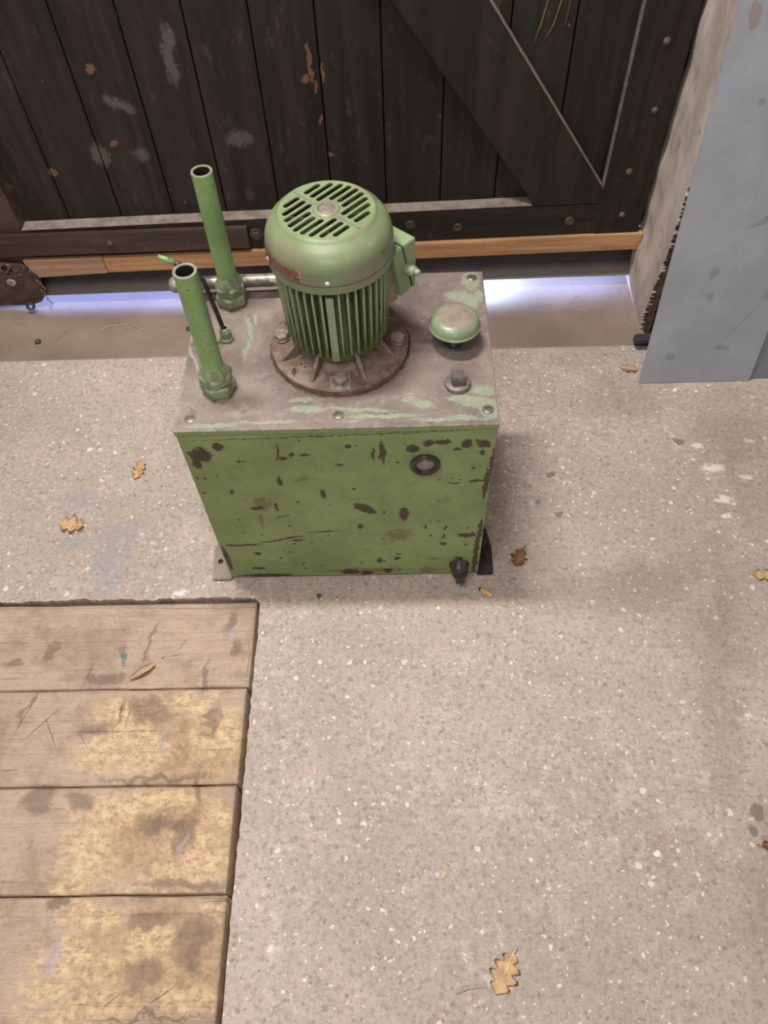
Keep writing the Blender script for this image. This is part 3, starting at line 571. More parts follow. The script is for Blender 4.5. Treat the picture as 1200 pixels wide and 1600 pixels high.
# battens nailed under the rail
def batten(x0, x1, y0, y1, t0, t1, h0, h1, mat, slant=0.0):
    bb = B(); bb.hexa([(x0 + slant, y0, t0 - h0), (x1, y0, t1 - h1), (x1, y1, t1 - h1), (x0 + slant, y1, t0 - h0), (x0, y0, t0), (x1, y0, t1), (x1, y1, t1), (x0, y1, t0)], 0.0015)
    return bb.make('batten', mat, door)
batten(-0.985, -0.772, 1.703, 1.727, 0.143, 0.146, 0.056, 0.050, M['timber1'], 0.016)
bb = batten(-0.771, 0.64, 1.705, 1.727, 0.143, 0.170, 0.047, 0.047, M['timber2'])
tag(door.children[-2], 'weathered pale timber batten'); tag(bb, 'orange pine batten')
# sheet apron hanging to just above the floor, its lip turned inwards
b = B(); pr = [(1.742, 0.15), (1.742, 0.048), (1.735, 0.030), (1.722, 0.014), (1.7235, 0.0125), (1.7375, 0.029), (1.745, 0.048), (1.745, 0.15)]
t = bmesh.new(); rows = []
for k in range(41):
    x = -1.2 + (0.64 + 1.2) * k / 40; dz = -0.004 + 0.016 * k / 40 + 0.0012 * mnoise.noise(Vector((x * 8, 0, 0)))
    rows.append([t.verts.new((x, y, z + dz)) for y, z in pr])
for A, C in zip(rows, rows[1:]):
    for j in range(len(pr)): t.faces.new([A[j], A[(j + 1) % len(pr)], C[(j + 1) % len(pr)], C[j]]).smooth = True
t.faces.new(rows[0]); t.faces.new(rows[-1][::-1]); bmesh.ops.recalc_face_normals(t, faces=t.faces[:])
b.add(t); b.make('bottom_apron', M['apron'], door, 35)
# bracket at the bottom left of the door
b = B(); b.prism([(-1.16, 0.14), (-1.06, 0.14), (-0.99, 0.13), (-0.962, 0.095), (-0.968, 0.03), (-0.985, 0.008), (-1.02, -0.004), (-1.16, -0.004)], 1.700, 1.715, 'xz', 0.002)
br = b.make('hinge_bracket', M['bracket'], door)
b = B(); b.lathe([(0, .003), (.012, .003), (.013, 0), (0, 0)], T((-1.041, 1.700, 0.078)) @ Matrix.Rotation(PI / 2, 4, 'X'), 28); b.make('washer', M['washer'], br)
b = B(); b.lathe([(0, .008), (.0045, .008), (.005, .002), (0, .002)], T((-1.041, 1.698, 0.078)) @ Matrix.Rotation(PI / 2, 4, 'X'), 12); b.make('bolt', M['boltgrey'], br)
for (x, y, z, r) in ((-1.035, 1.690, 0.132, 0.013), (-1.009, 1.672, 0.018, 0.011)):
    b = B(); q = T((x, y, z)) @ Matrix.Rotation(0.9, 4, 'X'); b.lathe([(r, -0.012), (r, 0), (r * 0.72, 0.001), (r * 0.68, -0.012)], q, 24, close=True); b.make('bracket_ring', M['bracket'], br)

random.seed(11); b = B()
for k in range(26):
    x = -1.02 + random.uniform(-.03, .05); z = 0.118 + random.uniform(-.02, .02); a = random.uniform(0, 6.3); l_ = random.uniform(.006, .016)
    b.tube([(x, 1.697, z), (x + l_ * math.cos(a) * .5, 1.693, z + l_ * math.sin(a) * .5 + .002), (x + l_ * math.cos(a), 1.697, z + l_ * math.sin(a))], random.uniform(.0005, .0012), 5)
for k in range(12):
    x = -0.965 + random.uniform(-.006, .006); z = 0.085 - 0.008 * k
    b.tube([(x, 1.699, z), (x + .004, 1.695, z - .006), (x + random.uniform(-.004, .006), 1.699, z - .012)], .0010, 5)
sd = b.make('straw_debris', M['straw2'], door); sd['kind'] = 'stuff'

# ------------------------------------------------------------------ walls
t = bmesh.new(); H = 2.7
ys = [1.50 + 0.0028 * k for k in range(24)] + [1.57 + 0.18 * k / 10 for k in range(11)]; zs = [0.0035 * k for k in range(270)] + [0.945 + (H - 0.945) * k / 60 for k in range(61)]
def wbare(z): return 1.500 + max(0.0, 0.036 * (1 - (z / 0.62) ** 1.6)) + 0.008 * mnoise.noise(Vector((2, z * 40, 4))) + 0.003 * mnoise.noise(Vector((2, z * 130, 8))) if z < 0.66 else 1.4995 + 0.004 * max(0, mnoise.noise(Vector((2, z * 50, 4))))
def wx(y, z):
    e = (y - 1.5) / 0.25; x = 0.640 + 0.006 * mnoise.noise(Vector((y * 8, z * 6, 2)))
    if y > 1.66: x += 0.006 * mnoise.noise(Vector((3, z * 13, 9)))
    if e < 0.001: x += 0.0035 * mnoise.noise(Vector((1, z * 60, 4))) + 0.004
    if y < wbare(z): x += 0.009 + 0.004 * mnoise.noise(Vector((y * 90, z * 90, 1)))
    return x
g = [[t.verts.new((wx(y, z), y + (0.004 * mnoise.noise(Vector((8, z * 45, 1))) if y == ys[0] else 0), z)) for z in zs] for y in ys]
for a in range(len(ys) - 1):
    for c in range(len(zs) - 1):
        f = t.faces.new([g[a][c], g[a + 1][c], g[a + 1][c + 1], g[a][c + 1]]); f.smooth = True
        if ys[a] + 0.001 < wbare(zs[c]): f.material_index = 1
thick = B(); thick.add(t); thick.box(0.66, 3.2, 1.512, 1.95, 0, H)
wr = thick.make('wall_right', M['plaster']); wr.data.materials.append(M['brick']); tag(wr, kind='structure')
t = bmesh.new(); xs = [0.652 + 0.03 * k for k in range(30)]; zs2 = [H * k / 200 for k in range(201)]
g = [[t.verts.new((x, 1.503 + 0.006 * abs(mnoise.noise(Vector((x * 30, z * 30, 1)))) , z)) for z in zs2] for x in xs]
for a in range(len(xs) - 1):
    for c in range(200): t.faces.new([g[a][c], g[a][c + 1], g[a + 1][c + 1], g[a + 1][c]]).smooth = True
b = B(); b.add(t); b.make('bare_brickwork', M['brick'], wr)
b = B(); b.box(-3.2, -1.2, 1.70, 2.0, -0.02, 2.7); wl = b.make('wall_left', M['wallgrey']); tag(wl, kind='structure')

# ------------------------------------------------------------------ grey sheets leaning on the wall
def sheet(name, x0, x1, y0, mat, h, lean, th=0.004, dz=0.0):
    t = math.atan(lean); b = B(); dy, dz_ = math.sin(t), math.cos(t)
    pts = []
    for z in (0, h):
        for xx, yy in ((x0, 0), (x1, 0), (x1, th), (x0, th)):
            pts.append((xx, y0 + yy * dz_ + z * dy, 0.001 + z * dz_ - yy * dy + th * dy))
    b.hexa(pts, 0.0006); return b.make(name, mat)
o = sheet('sheet_panel', 0.600, 0.872, 1.344, M['panel'], 0.98, 0.151)
tag(o, 'grey painted sheet leaning on the wall, whole left edge visible', 'sheet panel')
o = sheet('sheet_panel', 0.80, 1.40, 1.3515, M['panel2'], 0.96, 0.151)
tag(o, 'bluish grey sheet just showing behind the large grey one at the right edge', 'sheet panel')
# rubber seal end at the foot of the wall
b = B(); pf = []
for k in range(13): a = PI * k / 12; pf.append((1.474 + 0.020 * math.cos(a) * 1.0, 0.004 + 0.022 * math.sin(a)))
inn = [(1.474 + (y - 1.474) * 0.74, 0.004 + (z - 0.004) * 0.74) for y, z in pf[::-1]]
b = B(); b.prism([(0.606 + 0.0, 1.458), (0.603, 1.474), (0.612, 1.490), (0.80, 1.494), (0.80, 1.458)], 0.022, 0.032, 'xy', 0.003)
b.prism([(0.612, 1.478), (0.614, 1.489), (0.80, 1.492), (0.80, 1.482)], 0.001, 0.023, 'xy', 0.001)
o = b.make('rubber_strip', M['rubber'], None, 40); tag(o, 'black rubber strip end sticking out from behind the grey sheet', 'rubber strip')

# ------------------------------------------------------------------ hydraulic power unit
X0, X1, Y0, Y1, ZT = -0.3655, 0.1625, 0.8115, 1.1845, 0.489
unit = empty('hydraulic_power_unit', (-0.1, 1.0, 0.0))
tag(unit, 'green chipped steel hydraulic tank with a finned electric motor and two upright pipes', 'hydraulic pump')
b = B(); b.box(X0 + 0.002, X1 - 0.002, Y0 + 0.001, Y1 - 0.002, 0.005, ZT - 0.0135, 0.0015); tank = b.make('tank', M['front'], unit)
b = B(); b.box(X0, X1, Y0, Y1, ZT - 0.013, ZT, 0.0012); lid = b.make('tank_lid', M['lid'], unit)
def socket_screw(x, y):
    bb = B(); q = T((x, y, ZT))
    bb.lathe([(0.0098, 0), (0.0098, 0.0009), (0.0085, 0.0009), (0.0070, 0.0003), (0.0064, 0.0016), (0.0040, 0.0016)], q, 28)
    bb.lathe([(0.0040, 0.0016), (0.0036, 0.0004), (0, 0.0004)], q, 6, flat=True)
    s = bb.make('socket_screw', M['steel'], lid)
    bb = B(); bb.lathe([(0, 0.0007), (0.0034, 0.0007)], q, 6); bb.make('hex_recess', M['black'], s) if False else bb.bm.free()
    return s
for x, y in ((-0.3415, 0.8385), (-0.0975, 0.8385), (0.146, 0.8425), (0.1415, 1.166), (-0.343, 1.166), (-0.10, 1.168)): socket_screw(x, y)
# feet
for sgn, pts in ((-1, [(-0.362, 0.807), (-0.4025, 0.807), (-0.4065, 0.880), (-0.385, 0.935), (-0.362, 0.962)]), (1, [(0.159, 0.808), (0.1925, 0.808), (0.1945, 0.87), (0.185, 0.925), (0.159, 0.965)])):
    t = bmesh.new(); b = B(); b.prism(pts, 0.0, 0.010, 'xy', 0.0015)
    f = b.make('mounting_foot', M['foot'] if sgn < 0 else M['dark'], unit)
    hx, hy = ((-0.390, 0.850) if sgn < 0 else (0.176, 0.847))
    b = B(); b.lathe([(0.0045, 0.0005), (0.0052, 0.0008), (0.0058, 0.0)], T((hx, hy, 0.010)), 20)
    b.lathe([(0, 0.0004), (0.0046, 0.0004)], T((hx, hy, 0.010)), 20); b.make('bolt_hole', M['black'], f)
# sight glass
q = T((0.044, Y0 + 0.001, 0.388)) @ Matrix.Rotation(PI / 2, 4, 'X')
b = B(); b.lathe([(0.0262, 0), (0.0262, 0.0055), (0.0245, 0.0075), (0.0205, 0.0075), (0.0175, 0.0045), (0.0160, 0.0035), (0.0160, 0)], q, 40); sg = b.make('sight_gauge', M['dark'], unit)
b = B(); b.lathe([(0, 0.0052), (0.009, 0.0050), (0.0155, 0.0040), (0.0165, 0.0015)], q, 36); b.make('gauge_lens', M['glass'], sg)
# drain plug
q = T((0.1195, Y0 + 0.001, 0.041)) @ Matrix.Rotation(PI / 2, 4, 'X')
b = B(); b.lathe([(0.021, 0), (0.021, 0.003), (0.0185, 0.008), (0.0175, 0.020), (0.0145, 0.023), (0, 0.023)], q, 32); dp = b.make('drain_boss', M['dark'], unit, 50)
q2 = q @ RZ(0.15)
b = B(); b.lathe([(0.0145, 0.0225), (0.0150, 0.0245), (0.0145, 0.0265), (0.0, 0.0265)], q, 28)
b.box(-0.0092, 0.0092, -0.0092, 0.0092, 0.025, 0.042, 0.0014, 1, q2); b.make('drain_plug', M['steel'] if False else M['dark'], dp)
# filler plug with a square head
q = T((0.0995, 0.899, ZT))
b = B(); b.lathe([(0.0222, 0), (0.0222, 0.004), (0.0205, 0.0075), (0.017, 0.0085), (0.0, 0.0085)], q, 36)
b.box(-0.0108, 0.0108, -0.0108, 0.0108, 0.008, 0.0255, 0.0016, 2, q @ RZ(0.06)); fp = b.make('filler_plug', m_simple('plug_grime', (92, 84, 80), (132, 122, 116), 40, 0.4, 0.25, 0.3), unit, 40)
# breather cap
q = T((0.0985, 1.000, ZT))
b = B(); b.lathe([(0.017, 0), (0.017, 0.006), (0.012, 0.008), (0.012, 0.036)], q, 28); nk = b.make('breather_neck', M['dark'], unit)
b = B(); b.lathe([(0.012, 0.0405), (0.0405, 0.0400), (0.0430, 0.0385), (0.0442, 0.0392), (0.0440, 0.0412), (0.0428, 0.0425), (0.0422, 0.0465), (0.0400, 0.0520), (0.0365, 0.0558), (0.0310, 0.0585), (0.022, 0.0600), (0.010, 0.0606), (0, 0.0604)], q, 64)
cp = b.make('breather_cap', M['cap'], unit)
# riser pipes with compression fittings
def hexprof(bb, q, r, z0, z1, ch=0.003, rot=0.0):
    bb.lathe([(0, z0), (r * 0.93, z0), (r, z0 + ch), (r, z1 - ch), (r * 0.90, z1), (0, z1)], q @ RZ(rot), 6, flat=True)
def riser(x, y, ztop, label, rot, k=1.0, tilt=0.0):
    q = T((x, y, ZT))
    b = B(); h = ztop - ZT; R = 0.0176 * k
    b.lathe([(R, 0.03), (R, h - 0.0006), (R - 0.0006, h), (R * 0.77, h), (R * 0.75, h - 0.001), (R * 0.75, 0.03)], q, 48, close=True)
    p = b.make('riser_pipe', M['pipe'], unit, 40); p['label'] = label
    b = B(); b.lathe([(R - 0.0003, h + 0.0002), (R * 0.77, h + 0.0002)], q, 48); b.lathe([(R - 0.0003, h - 0.0004), (R - 0.0003, h + 0.0002)], q, 48); b.make('cut_rim', M['cutsteel'], p)
    b = B(); b.lathe([(R * 0.742, 0.04), (R * 0.742, h - 0.0009)], q, 40); b.make('pipe_bore', M['black'], p)
    b = B(); b.lathe([(0.0235 * k, 0), (0.024 * k, 0.006), (0.026 * k, 0.010)], q, 32); hexprof(b, q, 0.0300 * k, 0.004, 0.026, 0.004, rot)
    b.make('fitting_body', M['nut'], p, 30)
    b = B(); hexprof(b, q, 0.0290 * k, 0.027, 0.044, 0.003, rot + 0.35)
    b.lathe([(0.0270 * k, 0.043), (0.0262 * k, 0.047), (0.0200 * k, 0.060), (R + 0.0012, 0.062), (R, 0.062)], q @ RZ(rot), 6, flat=True); b.make('union_nut', M['nut'], p, 30)
riser(-0.2985, 0.900, 0.735, 'shorter looking green riser pipe at the front corner', 0.2)
riser(-0.2985, 1.118, 0.750, 'green riser pipe at the back corner', 0.5, 0.98)
# bent indicator rod between the risers
b = B(); b.tube([(-0.2995, 1.02, 0.500), (-0.3025, 1.02, 0.53), (-0.3085, 1.02, 0.585), (-0.3125, 1.02, 0.618), (-0.322, 1.02, 0.638), (-0.345, 1.02, 0.653), (-0.352, 1.02, 0.656)], [0.0042] * 7, 12)
rod = b.make('indicator_rod', M['dark'], unit)
b = B(); b.tube([(-0.350, 1.02, 0.6555), (-0.362, 1.02, 0.6625), (-0.3735, 1.02, 0.669)], [0.0046, 0.0048, 0.0030], 12); b.make('rod_tip', M['pipe'], rod)
b = B(); b.lathe([(0.013, 0), (0.013, 0.006), (0.0105, 0.008), (0.0105, 0.020), (0.0075, 0.026), (0.0045, 0.028)], T((-0.299, 1.02, ZT)), 6, flat=True); b.make('rod_gland', M['nut'], rod)
# grimy pipe running along the back edge of the lid
b = B(); hz = ZT + 0.032; hy = 1.136
b.tube([(-0.397, hy - 0.004, hz), (-0.33, hy - 0.001, hz), (-0.24, hy + 0.001, hz), (-0.14, hy + 0.004, hz), (-0.112, hy + 0.004, hz - 0.006), (-0.100, hy + 0.004, hz - 0.018), (-0.098, hy + 0.004, ZT - 0.0005)], 0.0118, 20)
hp = b.make('return_pipe', M['hpipe'], unit)
b = B(); b.lathe([(0, -0.004), (0.008, -0.003), (0.0135, 0.002), (0.0150, 0.008), (0.0150, 0.020), (0.0118, 0.024)], T((-0.4075, hy - 0.004, hz)) @ Matrix.Rotation(PI / 2, 4, 'Y'), 24); b.make('pipe_end_cap', M['hpipe'], hp)

# ------------------------------------------------------------------ motor
MX, MY = -0.0985, 0.9985
Q = T((MX, MY, 0))
b = B(); zb, zt_ = 0.540, 0.684
b.lathe([(0.058, 0.506), (0.066, 0.510), (0.072, 0.524), (0.0735, 0.536), (0.0725, zb), (0.0735, zt_ + 0.01), (0.03, zt_ + 0.012)], Q, 72)
nf = 42
for k in range(nf):
    a = -PI / 2 + 2 * PI * k / nf
    c, s_ = math.cos(a), math.sin(a)
    wide = (k % (nf // 2 * 2) == 0)
    ht = 0.0065 if wide else 0.0019
    ro_b, ro_t = 0.0855, 0.0905
    L = [( -ht, zb), (ht, zb)]
    rin = 0.071
    bb = bmesh.new(); vs = []
    prof = [(rin, zb - 0.004), (ro_b - 0.003, zb - 0.002), (ro_b, zb + 0.003), (ro_t, zt_ - 0.016), (ro_t - 0.0015, zt_ - 0.006), (rin + 0.008, zt_ - 0.002), (rin, zt_ - 0.002)]
    if wide: prof = [(rin, zb - 0.004), (ro_b + 0.001, zb - 0.003), (ro_b + 0.001, zb + 0.003), (ro_t, zt_ - 0.014), (rin, zt_ - 0.012)]
    A = [bb.verts.new((r * c - (-ht) * -s_ * -1, r * s_ + (-ht) * c, z)) if False else bb.verts.new((r * c + ht * s_, r * s_ - ht * c, z)) for r, z in prof]
    C = [bb.verts.new((r * c - ht * 0.8 * s_, r * s_ + ht * 0.8 * c, z)) for r, z in prof]
    n = len(prof); bb.faces.new(A); bb.faces.new(C[::-1])
    for i in range(n): bb.faces.new([A[i], C[i], C[(i + 1) % n], A[(i + 1) % n]])
    bmesh.ops.recalc_face_normals(bb, faces=bb.faces[:]); bb.transform(Q); b.add(bb)
motor = b.make('motor', M['fins'], unit, 35)
# flange with gussets
b = B(); b.lathe([(0.0, ZT + 0.0015), (0.119, ZT + 0.0015), (0.1195, ZT + 0.004), (0.1190, ZT + 0.0115), (0.1175, ZT + 0.013), (0.085, ZT + 0.0135), (0.075, ZT + 0.017), (0.060, ZT + 0.030), (0.055, ZT + 0.036)], Q, 96)
for base in range(4):
    for off in (-25, 25):
        a = math.radians(-90 + base * 90 + off); c, s_ = math.cos(a), math.sin(a)
        q = Q @ RZ(a)
        t = bmesh.new(); pr = [(0.060, ZT + 0.012), (0.108, ZT + 0.012), (0.106, ZT + 0.0165), (0.084, ZT + 0.036), (0.076, ZT + 0.049), (0.060, ZT + 0.049)]
        A = [t.verts.new((r, -0.0035, z)) for r, z in pr]; C = [t.verts.new((r, 0.0035, z)) for r, z in pr]; n = len(pr)
        t.faces.new(A[::-1]); t.faces.new(C)
        for i in range(n): t.faces.new([A[i], A[(i + 1) % n], C[(i + 1) % n], C[i]])
        bmesh.ops.recalc_face_normals(t, faces=t.faces[:]); bmesh.ops.bevel(t, geom=t.edges[:], offset=0.001, segments=1, affect='EDGES')
        t.transform(q); b.add(t)
fg = b.make('motor_flange', M['flange'], motor, 35)
b = B()
random.seed(3)
t = bmesh.new(); n = 150; ra = []; rb = []
for i in range(n):
    a = 2 * PI * i / n; r = 0.1225 + 0.0030 * mnoise.noise(Vector((math.cos(a) * 14, math.sin(a) * 14, 1)))
    ra.append(t.verts.new((MX + 0.112 * math.cos(a), MY + 0.112 * math.sin(a), ZT + 0.0022))); rb.append(t.verts.new((MX + r * math.cos(a), MY + r * math.sin(a), ZT + 0.0003)))
for i in range(n): t.faces.new([ra[i], rb[i], rb[(i + 1) % n], ra[(i + 1) % n]])
bmesh.ops.recalc_face_normals(t, faces=t.faces[:]); b.add(t); b.make('flange_gasket', M['rustdirt'], motor)
# dirt heaped on the flange
t = bmesh.new(); na, nr = 180, 10; g = []
for j in range(nr + 1):
    r = 0.074 + (0.112 - 0.074) * j / nr; row = []
    for i in range(na):
        a = 2 * PI * i / na; v = mnoise.noise(Vector((math.cos(a) * r * 60, math.sin(a) * r * 60, 0)))
        v2_ = mnoise.noise(Vector((math.cos(a) * r * 230, math.sin(a) * r * 230, 3)))
        left = 0.5 + 0.5 * math.cos(a - math.radians(200))
        z = ZT + 0.0118 + 0.0022 * v + 0.0012 * v2_ + 0.0022 * left - 0.0022 * (j / nr)
        row.append(t.verts.new((MX + r * math.cos(a), MY + r * math.sin(a), z)))
    g.append(row)
for j in range(nr):
    for i in range(na): t.faces.new([g[j][i], g[j + 1][i], g[j + 1][(i + 1) % na], g[j][(i + 1) % na]]).smooth = True
bmesh.ops.recalc_face_normals(t, faces=t.faces[:]); b = B(); b.add(t); dd = b.make('flange_dirt', M['rustdirt'], motor); dd['kind'] = 'stuff'
for deg in (-90, 0, 90, 180):
    a = math.radians(deg + (2 if deg == -90 else -4)); x, y = MX + 0.1005 * math.cos(a), MY + 0.1005 * math.sin(a)
    b = B(); q = T((x, y, ZT + 0.0125)) @ RZ(a + 0.3)
    if deg == -90: b.box(-0.015, 0.0165, -0.0175, 0.0175, -0.001, 0.0028, 0.001, 1, T((x, y, ZT + 0.0125)) @ RZ(a))
    b.lathe([(0.0135, 0.0028), (0.0135, 0.0045), (0.0, 0.0045)], q, 24)
    b.lathe([(0.0128, 0.0042), (0.0128, 0.0115), (0.0115, 0.0135), (0.0, 0.0140)], q, 6, flat=True); b.make('flange_bolt', M['boltgrey'], motor)

# fan cowl: shell of revolution plus the slotted disc on top
ZD = 0.7585
b = B(); R = 0.0965
outer = [(R, 0.6825), (R, 0.6975), (R + 0.0006, 0.698), (R + 0.0006, 0.7165), (R - 0.001, 0.7265), (R - 0.005, 0.7375), (R - 0.0115, 0.7465), (R - 0.019, 0.7520), (0.0745, 0.7545), (0.0728, 0.7575), (0.0705, ZD)]
inner = [(0.0690, ZD - 0.0025), (0.0715, 0.7520), (R - 0.021, 0.7485), (R - 0.0135, 0.7435), (R - 0.0075, 0.7350), (R - 0.003, 0.7240), (R - 0.002, 0.70), (R - 0.002, 0.6825)]
b.lathe(outer + inner, Q, 96, close=True)
t = bmesh.new()
bmesh.ops.create_cone(t, cap_ends=True, segments=96, radius1=0.0709, radius2=0.0709, depth=0.0025)
t.transform(T((0, 0, ZD - 0.00125)))
disc_me = bpy.data.meshes.new('disc'); t.to_mesh(disc_me); t.free(); disc = bpy.data.objects.new('disc', disc_me); COL.objects.link(disc)
cut = bmesh.new(); ang = math.radians(47.0)
def slot(cx, cy, ln, w):
    pts = []
    for k in range(9): a = PI / 2 + PI * k / 8; pts.append((-(ln / 2 - w / 2) + w / 2 * math.cos(a), w / 2 * math.sin(a)))
    for k in range(9): a = -PI / 2 + PI * k / 8; pts.append(((ln / 2 - w / 2) + w / 2 * math.cos(a), w / 2 * math.sin(a)))
    ca, sa = math.cos(ang), math.sin(ang)
    P = [(cx * ca - cy * sa + x * ca - y * sa, cx * sa + cy * ca + x * sa + y * ca) for x, y in pts]
    lo = [cut.verts.new((x, y, ZD - 0.01)) for x, y in P]; hi = [cut.verts.new((x, y, ZD + 0.01)) for x, y in P]; n = len(P)
    cut.faces.new(lo[::-1]); cut.faces.new(hi)
    for i in range(n): cut.faces.new([lo[i], lo[(i + 1) % n], hi[(i + 1) % n], hi[i]])
pitch = 0.0129
for k in range(-4, 5):
    y = k * pitch * 1.0
    half = math.sqrt(max(0.0665 ** 2 - (abs(y) + 0.0035) ** 2, 0))
    i0 = 0.0055
    if abs(y) < 0.023: i0 = max(i0, math.sqrt(0.0235 ** 2 - y * y))
    for sgn in (-1, 1):
        ln = half - i0
        if ln > 0.010: slot(sgn * (i0 + half) / 2, y, ln, 0.0083)
bmesh.ops.recalc_face_normals(cut, faces=cut.faces[:])
cm = bpy.data.meshes.new('cut'); cut.to_mesh(cm); cut.free(); co = bpy.data.objects.new('cut', cm); COL.objects.link(co)
md = disc.modifiers.new('b', 'BOOLEAN'); md.operation = 'DIFFERENCE'; md.object = co; md.solver = 'EXACT'
bpy.context.view_layer.update(); dg = bpy.context.evaluated_depsgraph_get(); ev = disc.evaluated_get(dg); nm = bpy.data.meshes.new_from_object(ev)
tb = bmesh.new(); tb.from_mesh(nm); tb.transform(Q); b.add(tb); bpy.data.meshes.remove(nm)
for o_ in (disc, co): bpy.data.objects.remove(o_)
b.lathe([(0.0115, ZD + 0.0002), (0.0125, ZD - 0.003), (0.0, ZD - 0.003)], Q, 40)
b.lathe([(0.0205, ZD), (0.0190, ZD + 0.0022), (0.0165, ZD + 0.0034), (0.0140, ZD + 0.0030), (0.0122, ZD - 0.0004), (0.0115, ZD - 0.003)], Q, 48)
for s_ in (-1, 1):
    q = Q @ RZ(ang + PI / 2) @ T((s_ * 0.044, 0, ZD)); b.box(-0.024, 0.024, -0.0030, 0.0030, -0.001, 0.0013, 0.0009, 2, q)
cowl = b.make('fan_cowl', M['cowl'], motor, 38)
# badge in the middle, chipped primer and seam
b = B(); b.lathe([(0.0122, ZD + 0.0001), (0.0118, ZD + 0.0006), (0.0, ZD + 0.0004)], Q, 32); b.make('cowl_hub', M['boltgrey'], cowl)
for a, z, ra_, rz_ in ((-32, 0.7215, 0.030, 0.0040), (-30, 0.712, 0.020, 0.0018), (-47, 0.7005, 0.018, 0.0028), (-54, 0.6985, 0.018, 0.0016)):
    t = bmesh.new(); c_ = t.verts.new((math.cos(math.radians(a)) * (R + 0.0009), math.sin(math.radians(a)) * (R + 0.0009), z)); ring = []
    for k in range(14):
        p = 2 * PI * k / 14; j = 1 + 0.3 * mnoise.noise(Vector((k * 1.7, a, 0))); aa = math.radians(a) + ra_ * math.cos(p) * j
        ring.append(t.verts.new((math.cos(aa) * (R + 0.0008), math.sin(aa) * (R + 0.0008), z + rz_ * math.sin(p) * j)))
    for k in range(14): t.faces.new([c_, ring[k], ring[(k + 1) % 14]])
    t.transform(Q); b = B(); b.add(t); b.make('bare_primer', M['redpaint'], cowl)
b = B(); b.lathe([(R + 0.0001, 0.6968), (R + 0.0007, 0.6972), (R + 0.0001, 0.6976)], Q, 96); b.make('cowl_seam', M['dark'], cowl)
for deg in (-90, -158, 0, 90):
    a = math.radians(deg); q = Q @ RZ(a) @ T((R + 0.0004, 0, 0.7035)) @ Matrix.Rotation(PI / 2, 4, 'Y')
    b = B(); b.lathe([(0.0042, 0), (0.0040, 0.0018), (0.0025, 0.0030), (0, 0.0033)], q, 20); b.make('cowl_screw', M['washer'], cowl)
# nameplate wrapped round the cowl
t = bmesh.new(); g = []
a0_, a1_ = math.radians(-90 - 76), math.radians(-90 - 23)
for k in range(25):
    a = a0_ + (a1_ - a0_) * k / 24; r_ = R + 0.0018
    g.append([t.verts.new((r_ * math.cos(a), r_ * math.sin(a), z)) for z in (0.6995, 0.7005, 0.7205, 0.7215)])
for A, C in zip(g, g[1:]):
    for i in range(3): t.faces.new([A[i], C[i], C[i + 1], A[i + 1]]).smooth = True
r = bmesh.ops.solidify(t, geom=t.faces[:], thickness=-0.0010)
bmesh.ops.recalc_face_normals(t, faces=t.faces[:]); t.transform(Q); b = B(); b.add(t); npl = b.make('nameplate', M['plate_label'], motor)
for deg in (-90 - 73, -90 - 26):
    a = math.radians(deg); q = Q @ RZ(a) @ T((R + 0.0015, 0, 0.7085)) @ Matrix.Rotation(PI / 2, 4, 'Y')
    b = B(); b.lathe([(0.0030, 0), (0.0028, 0.0012), (0, 0.0022)], q, 16); b.make('rivet', M['copperbolt'], npl)
# fan inside the cowl
b = B(); b.lathe([(0, 0.742), (0.012, 0.742), (0.014, 0.735), (0.014, 0.705), (0.070, 0.702), (0.070, 0.699), (0, 0.699)], Q, 40)
for k in range(7):
    a = 2 * PI * k / 7 + 0.3; q = Q @ RZ(a); b.box(0.012, 0.074, -0.0015, 0.0015, 0.702, 0.742, 0.0005, 1, q)
b.make('cooling_fan', M['fins'], motor)
# terminal box, turned towards the back right
u = Vector((0.67, 0.742, 0)).normalized(); v_ = Vector((u.y, -u.x, 0))
TB = Matrix(((u.x, v_.x, 0, MX), (u.y, v_.y, 0, MY), (0, 0, 1, 0), (0, 0, 0, 1)))
def tpr(pts, v0, v1, name, mat, parent, bev=0.0012):
    t = bmesh.new(); A = [t.verts.new((p[0], v0, p[1])) for p in pts]; C = [t.verts.new((p[0], v1, p[1])) for p in pts]; n = len(pts)
    t.faces.new(A); t.faces.new(C[::-1])
    for i in range(n): t.faces.new([A[i], A[(i + 1) % n], C[(i + 1) % n], C[i]])
    bmesh.ops.recalc_face_normals(t, faces=t.faces[:])
    if bev: bmesh.ops.bevel(t, geom=t.edges[:], offset=bev, segments=2, affect='EDGES')
    t.transform(TB); bb = B(); bb.add(t); return bb.make(name, mat, parent)
tb_ = tpr([(0.060, 0.676), (0.0825, 0.680), (0.1065, 0.586), (0.078, 0.586)], -0.030, 0.073, 'terminal_box', M['termbox'], motor)
tpr([(0.0845, 0.681), (0.113, 0.681), (0.115, 0.640), (0.1125, 0.5865), (0.1085, 0.5865)], -0.032, 0.0745, 'terminal_cover', M['termbox'], tb_)
tpr([(0.083, 0.679), (0.085, 0.679), (0.109, 0.587), (0.107, 0.587)], -0.029, 0.0715, 'cover_gasket', M['black'], tb_, 0)
tpr([(0.050, 0.672), (0.079, 0.672), (0.079, 0.576), (0.050, 0.576)], -0.025, 0.066, 'box_pedestal', M['cast'], motor)
p0 = TB @ Vector((0.094, 0.070, 0.632)); p1 = TB @ Vector((0.096, 0.089, 0.632))
b = B(); b.cyl(p0, p1, 0.0105, 16, 0.0085, 0.001); b.cyl(p1 - (p1 - p0) * 0.1, p1 + (p1 - p0) * 0.45 + Vector((0, 0, 0.003)), 0.0062, 14, 0.0050, 0.002); b.make('cable_gland', M['termbox'], tb_)
b = B(); b.prism([(0.0, 0.0)] * 0 + [(0.0, 0.0), (0.012, -0.004), (0.010, 0.014)], 0, 0.001, 'xy') if False else None

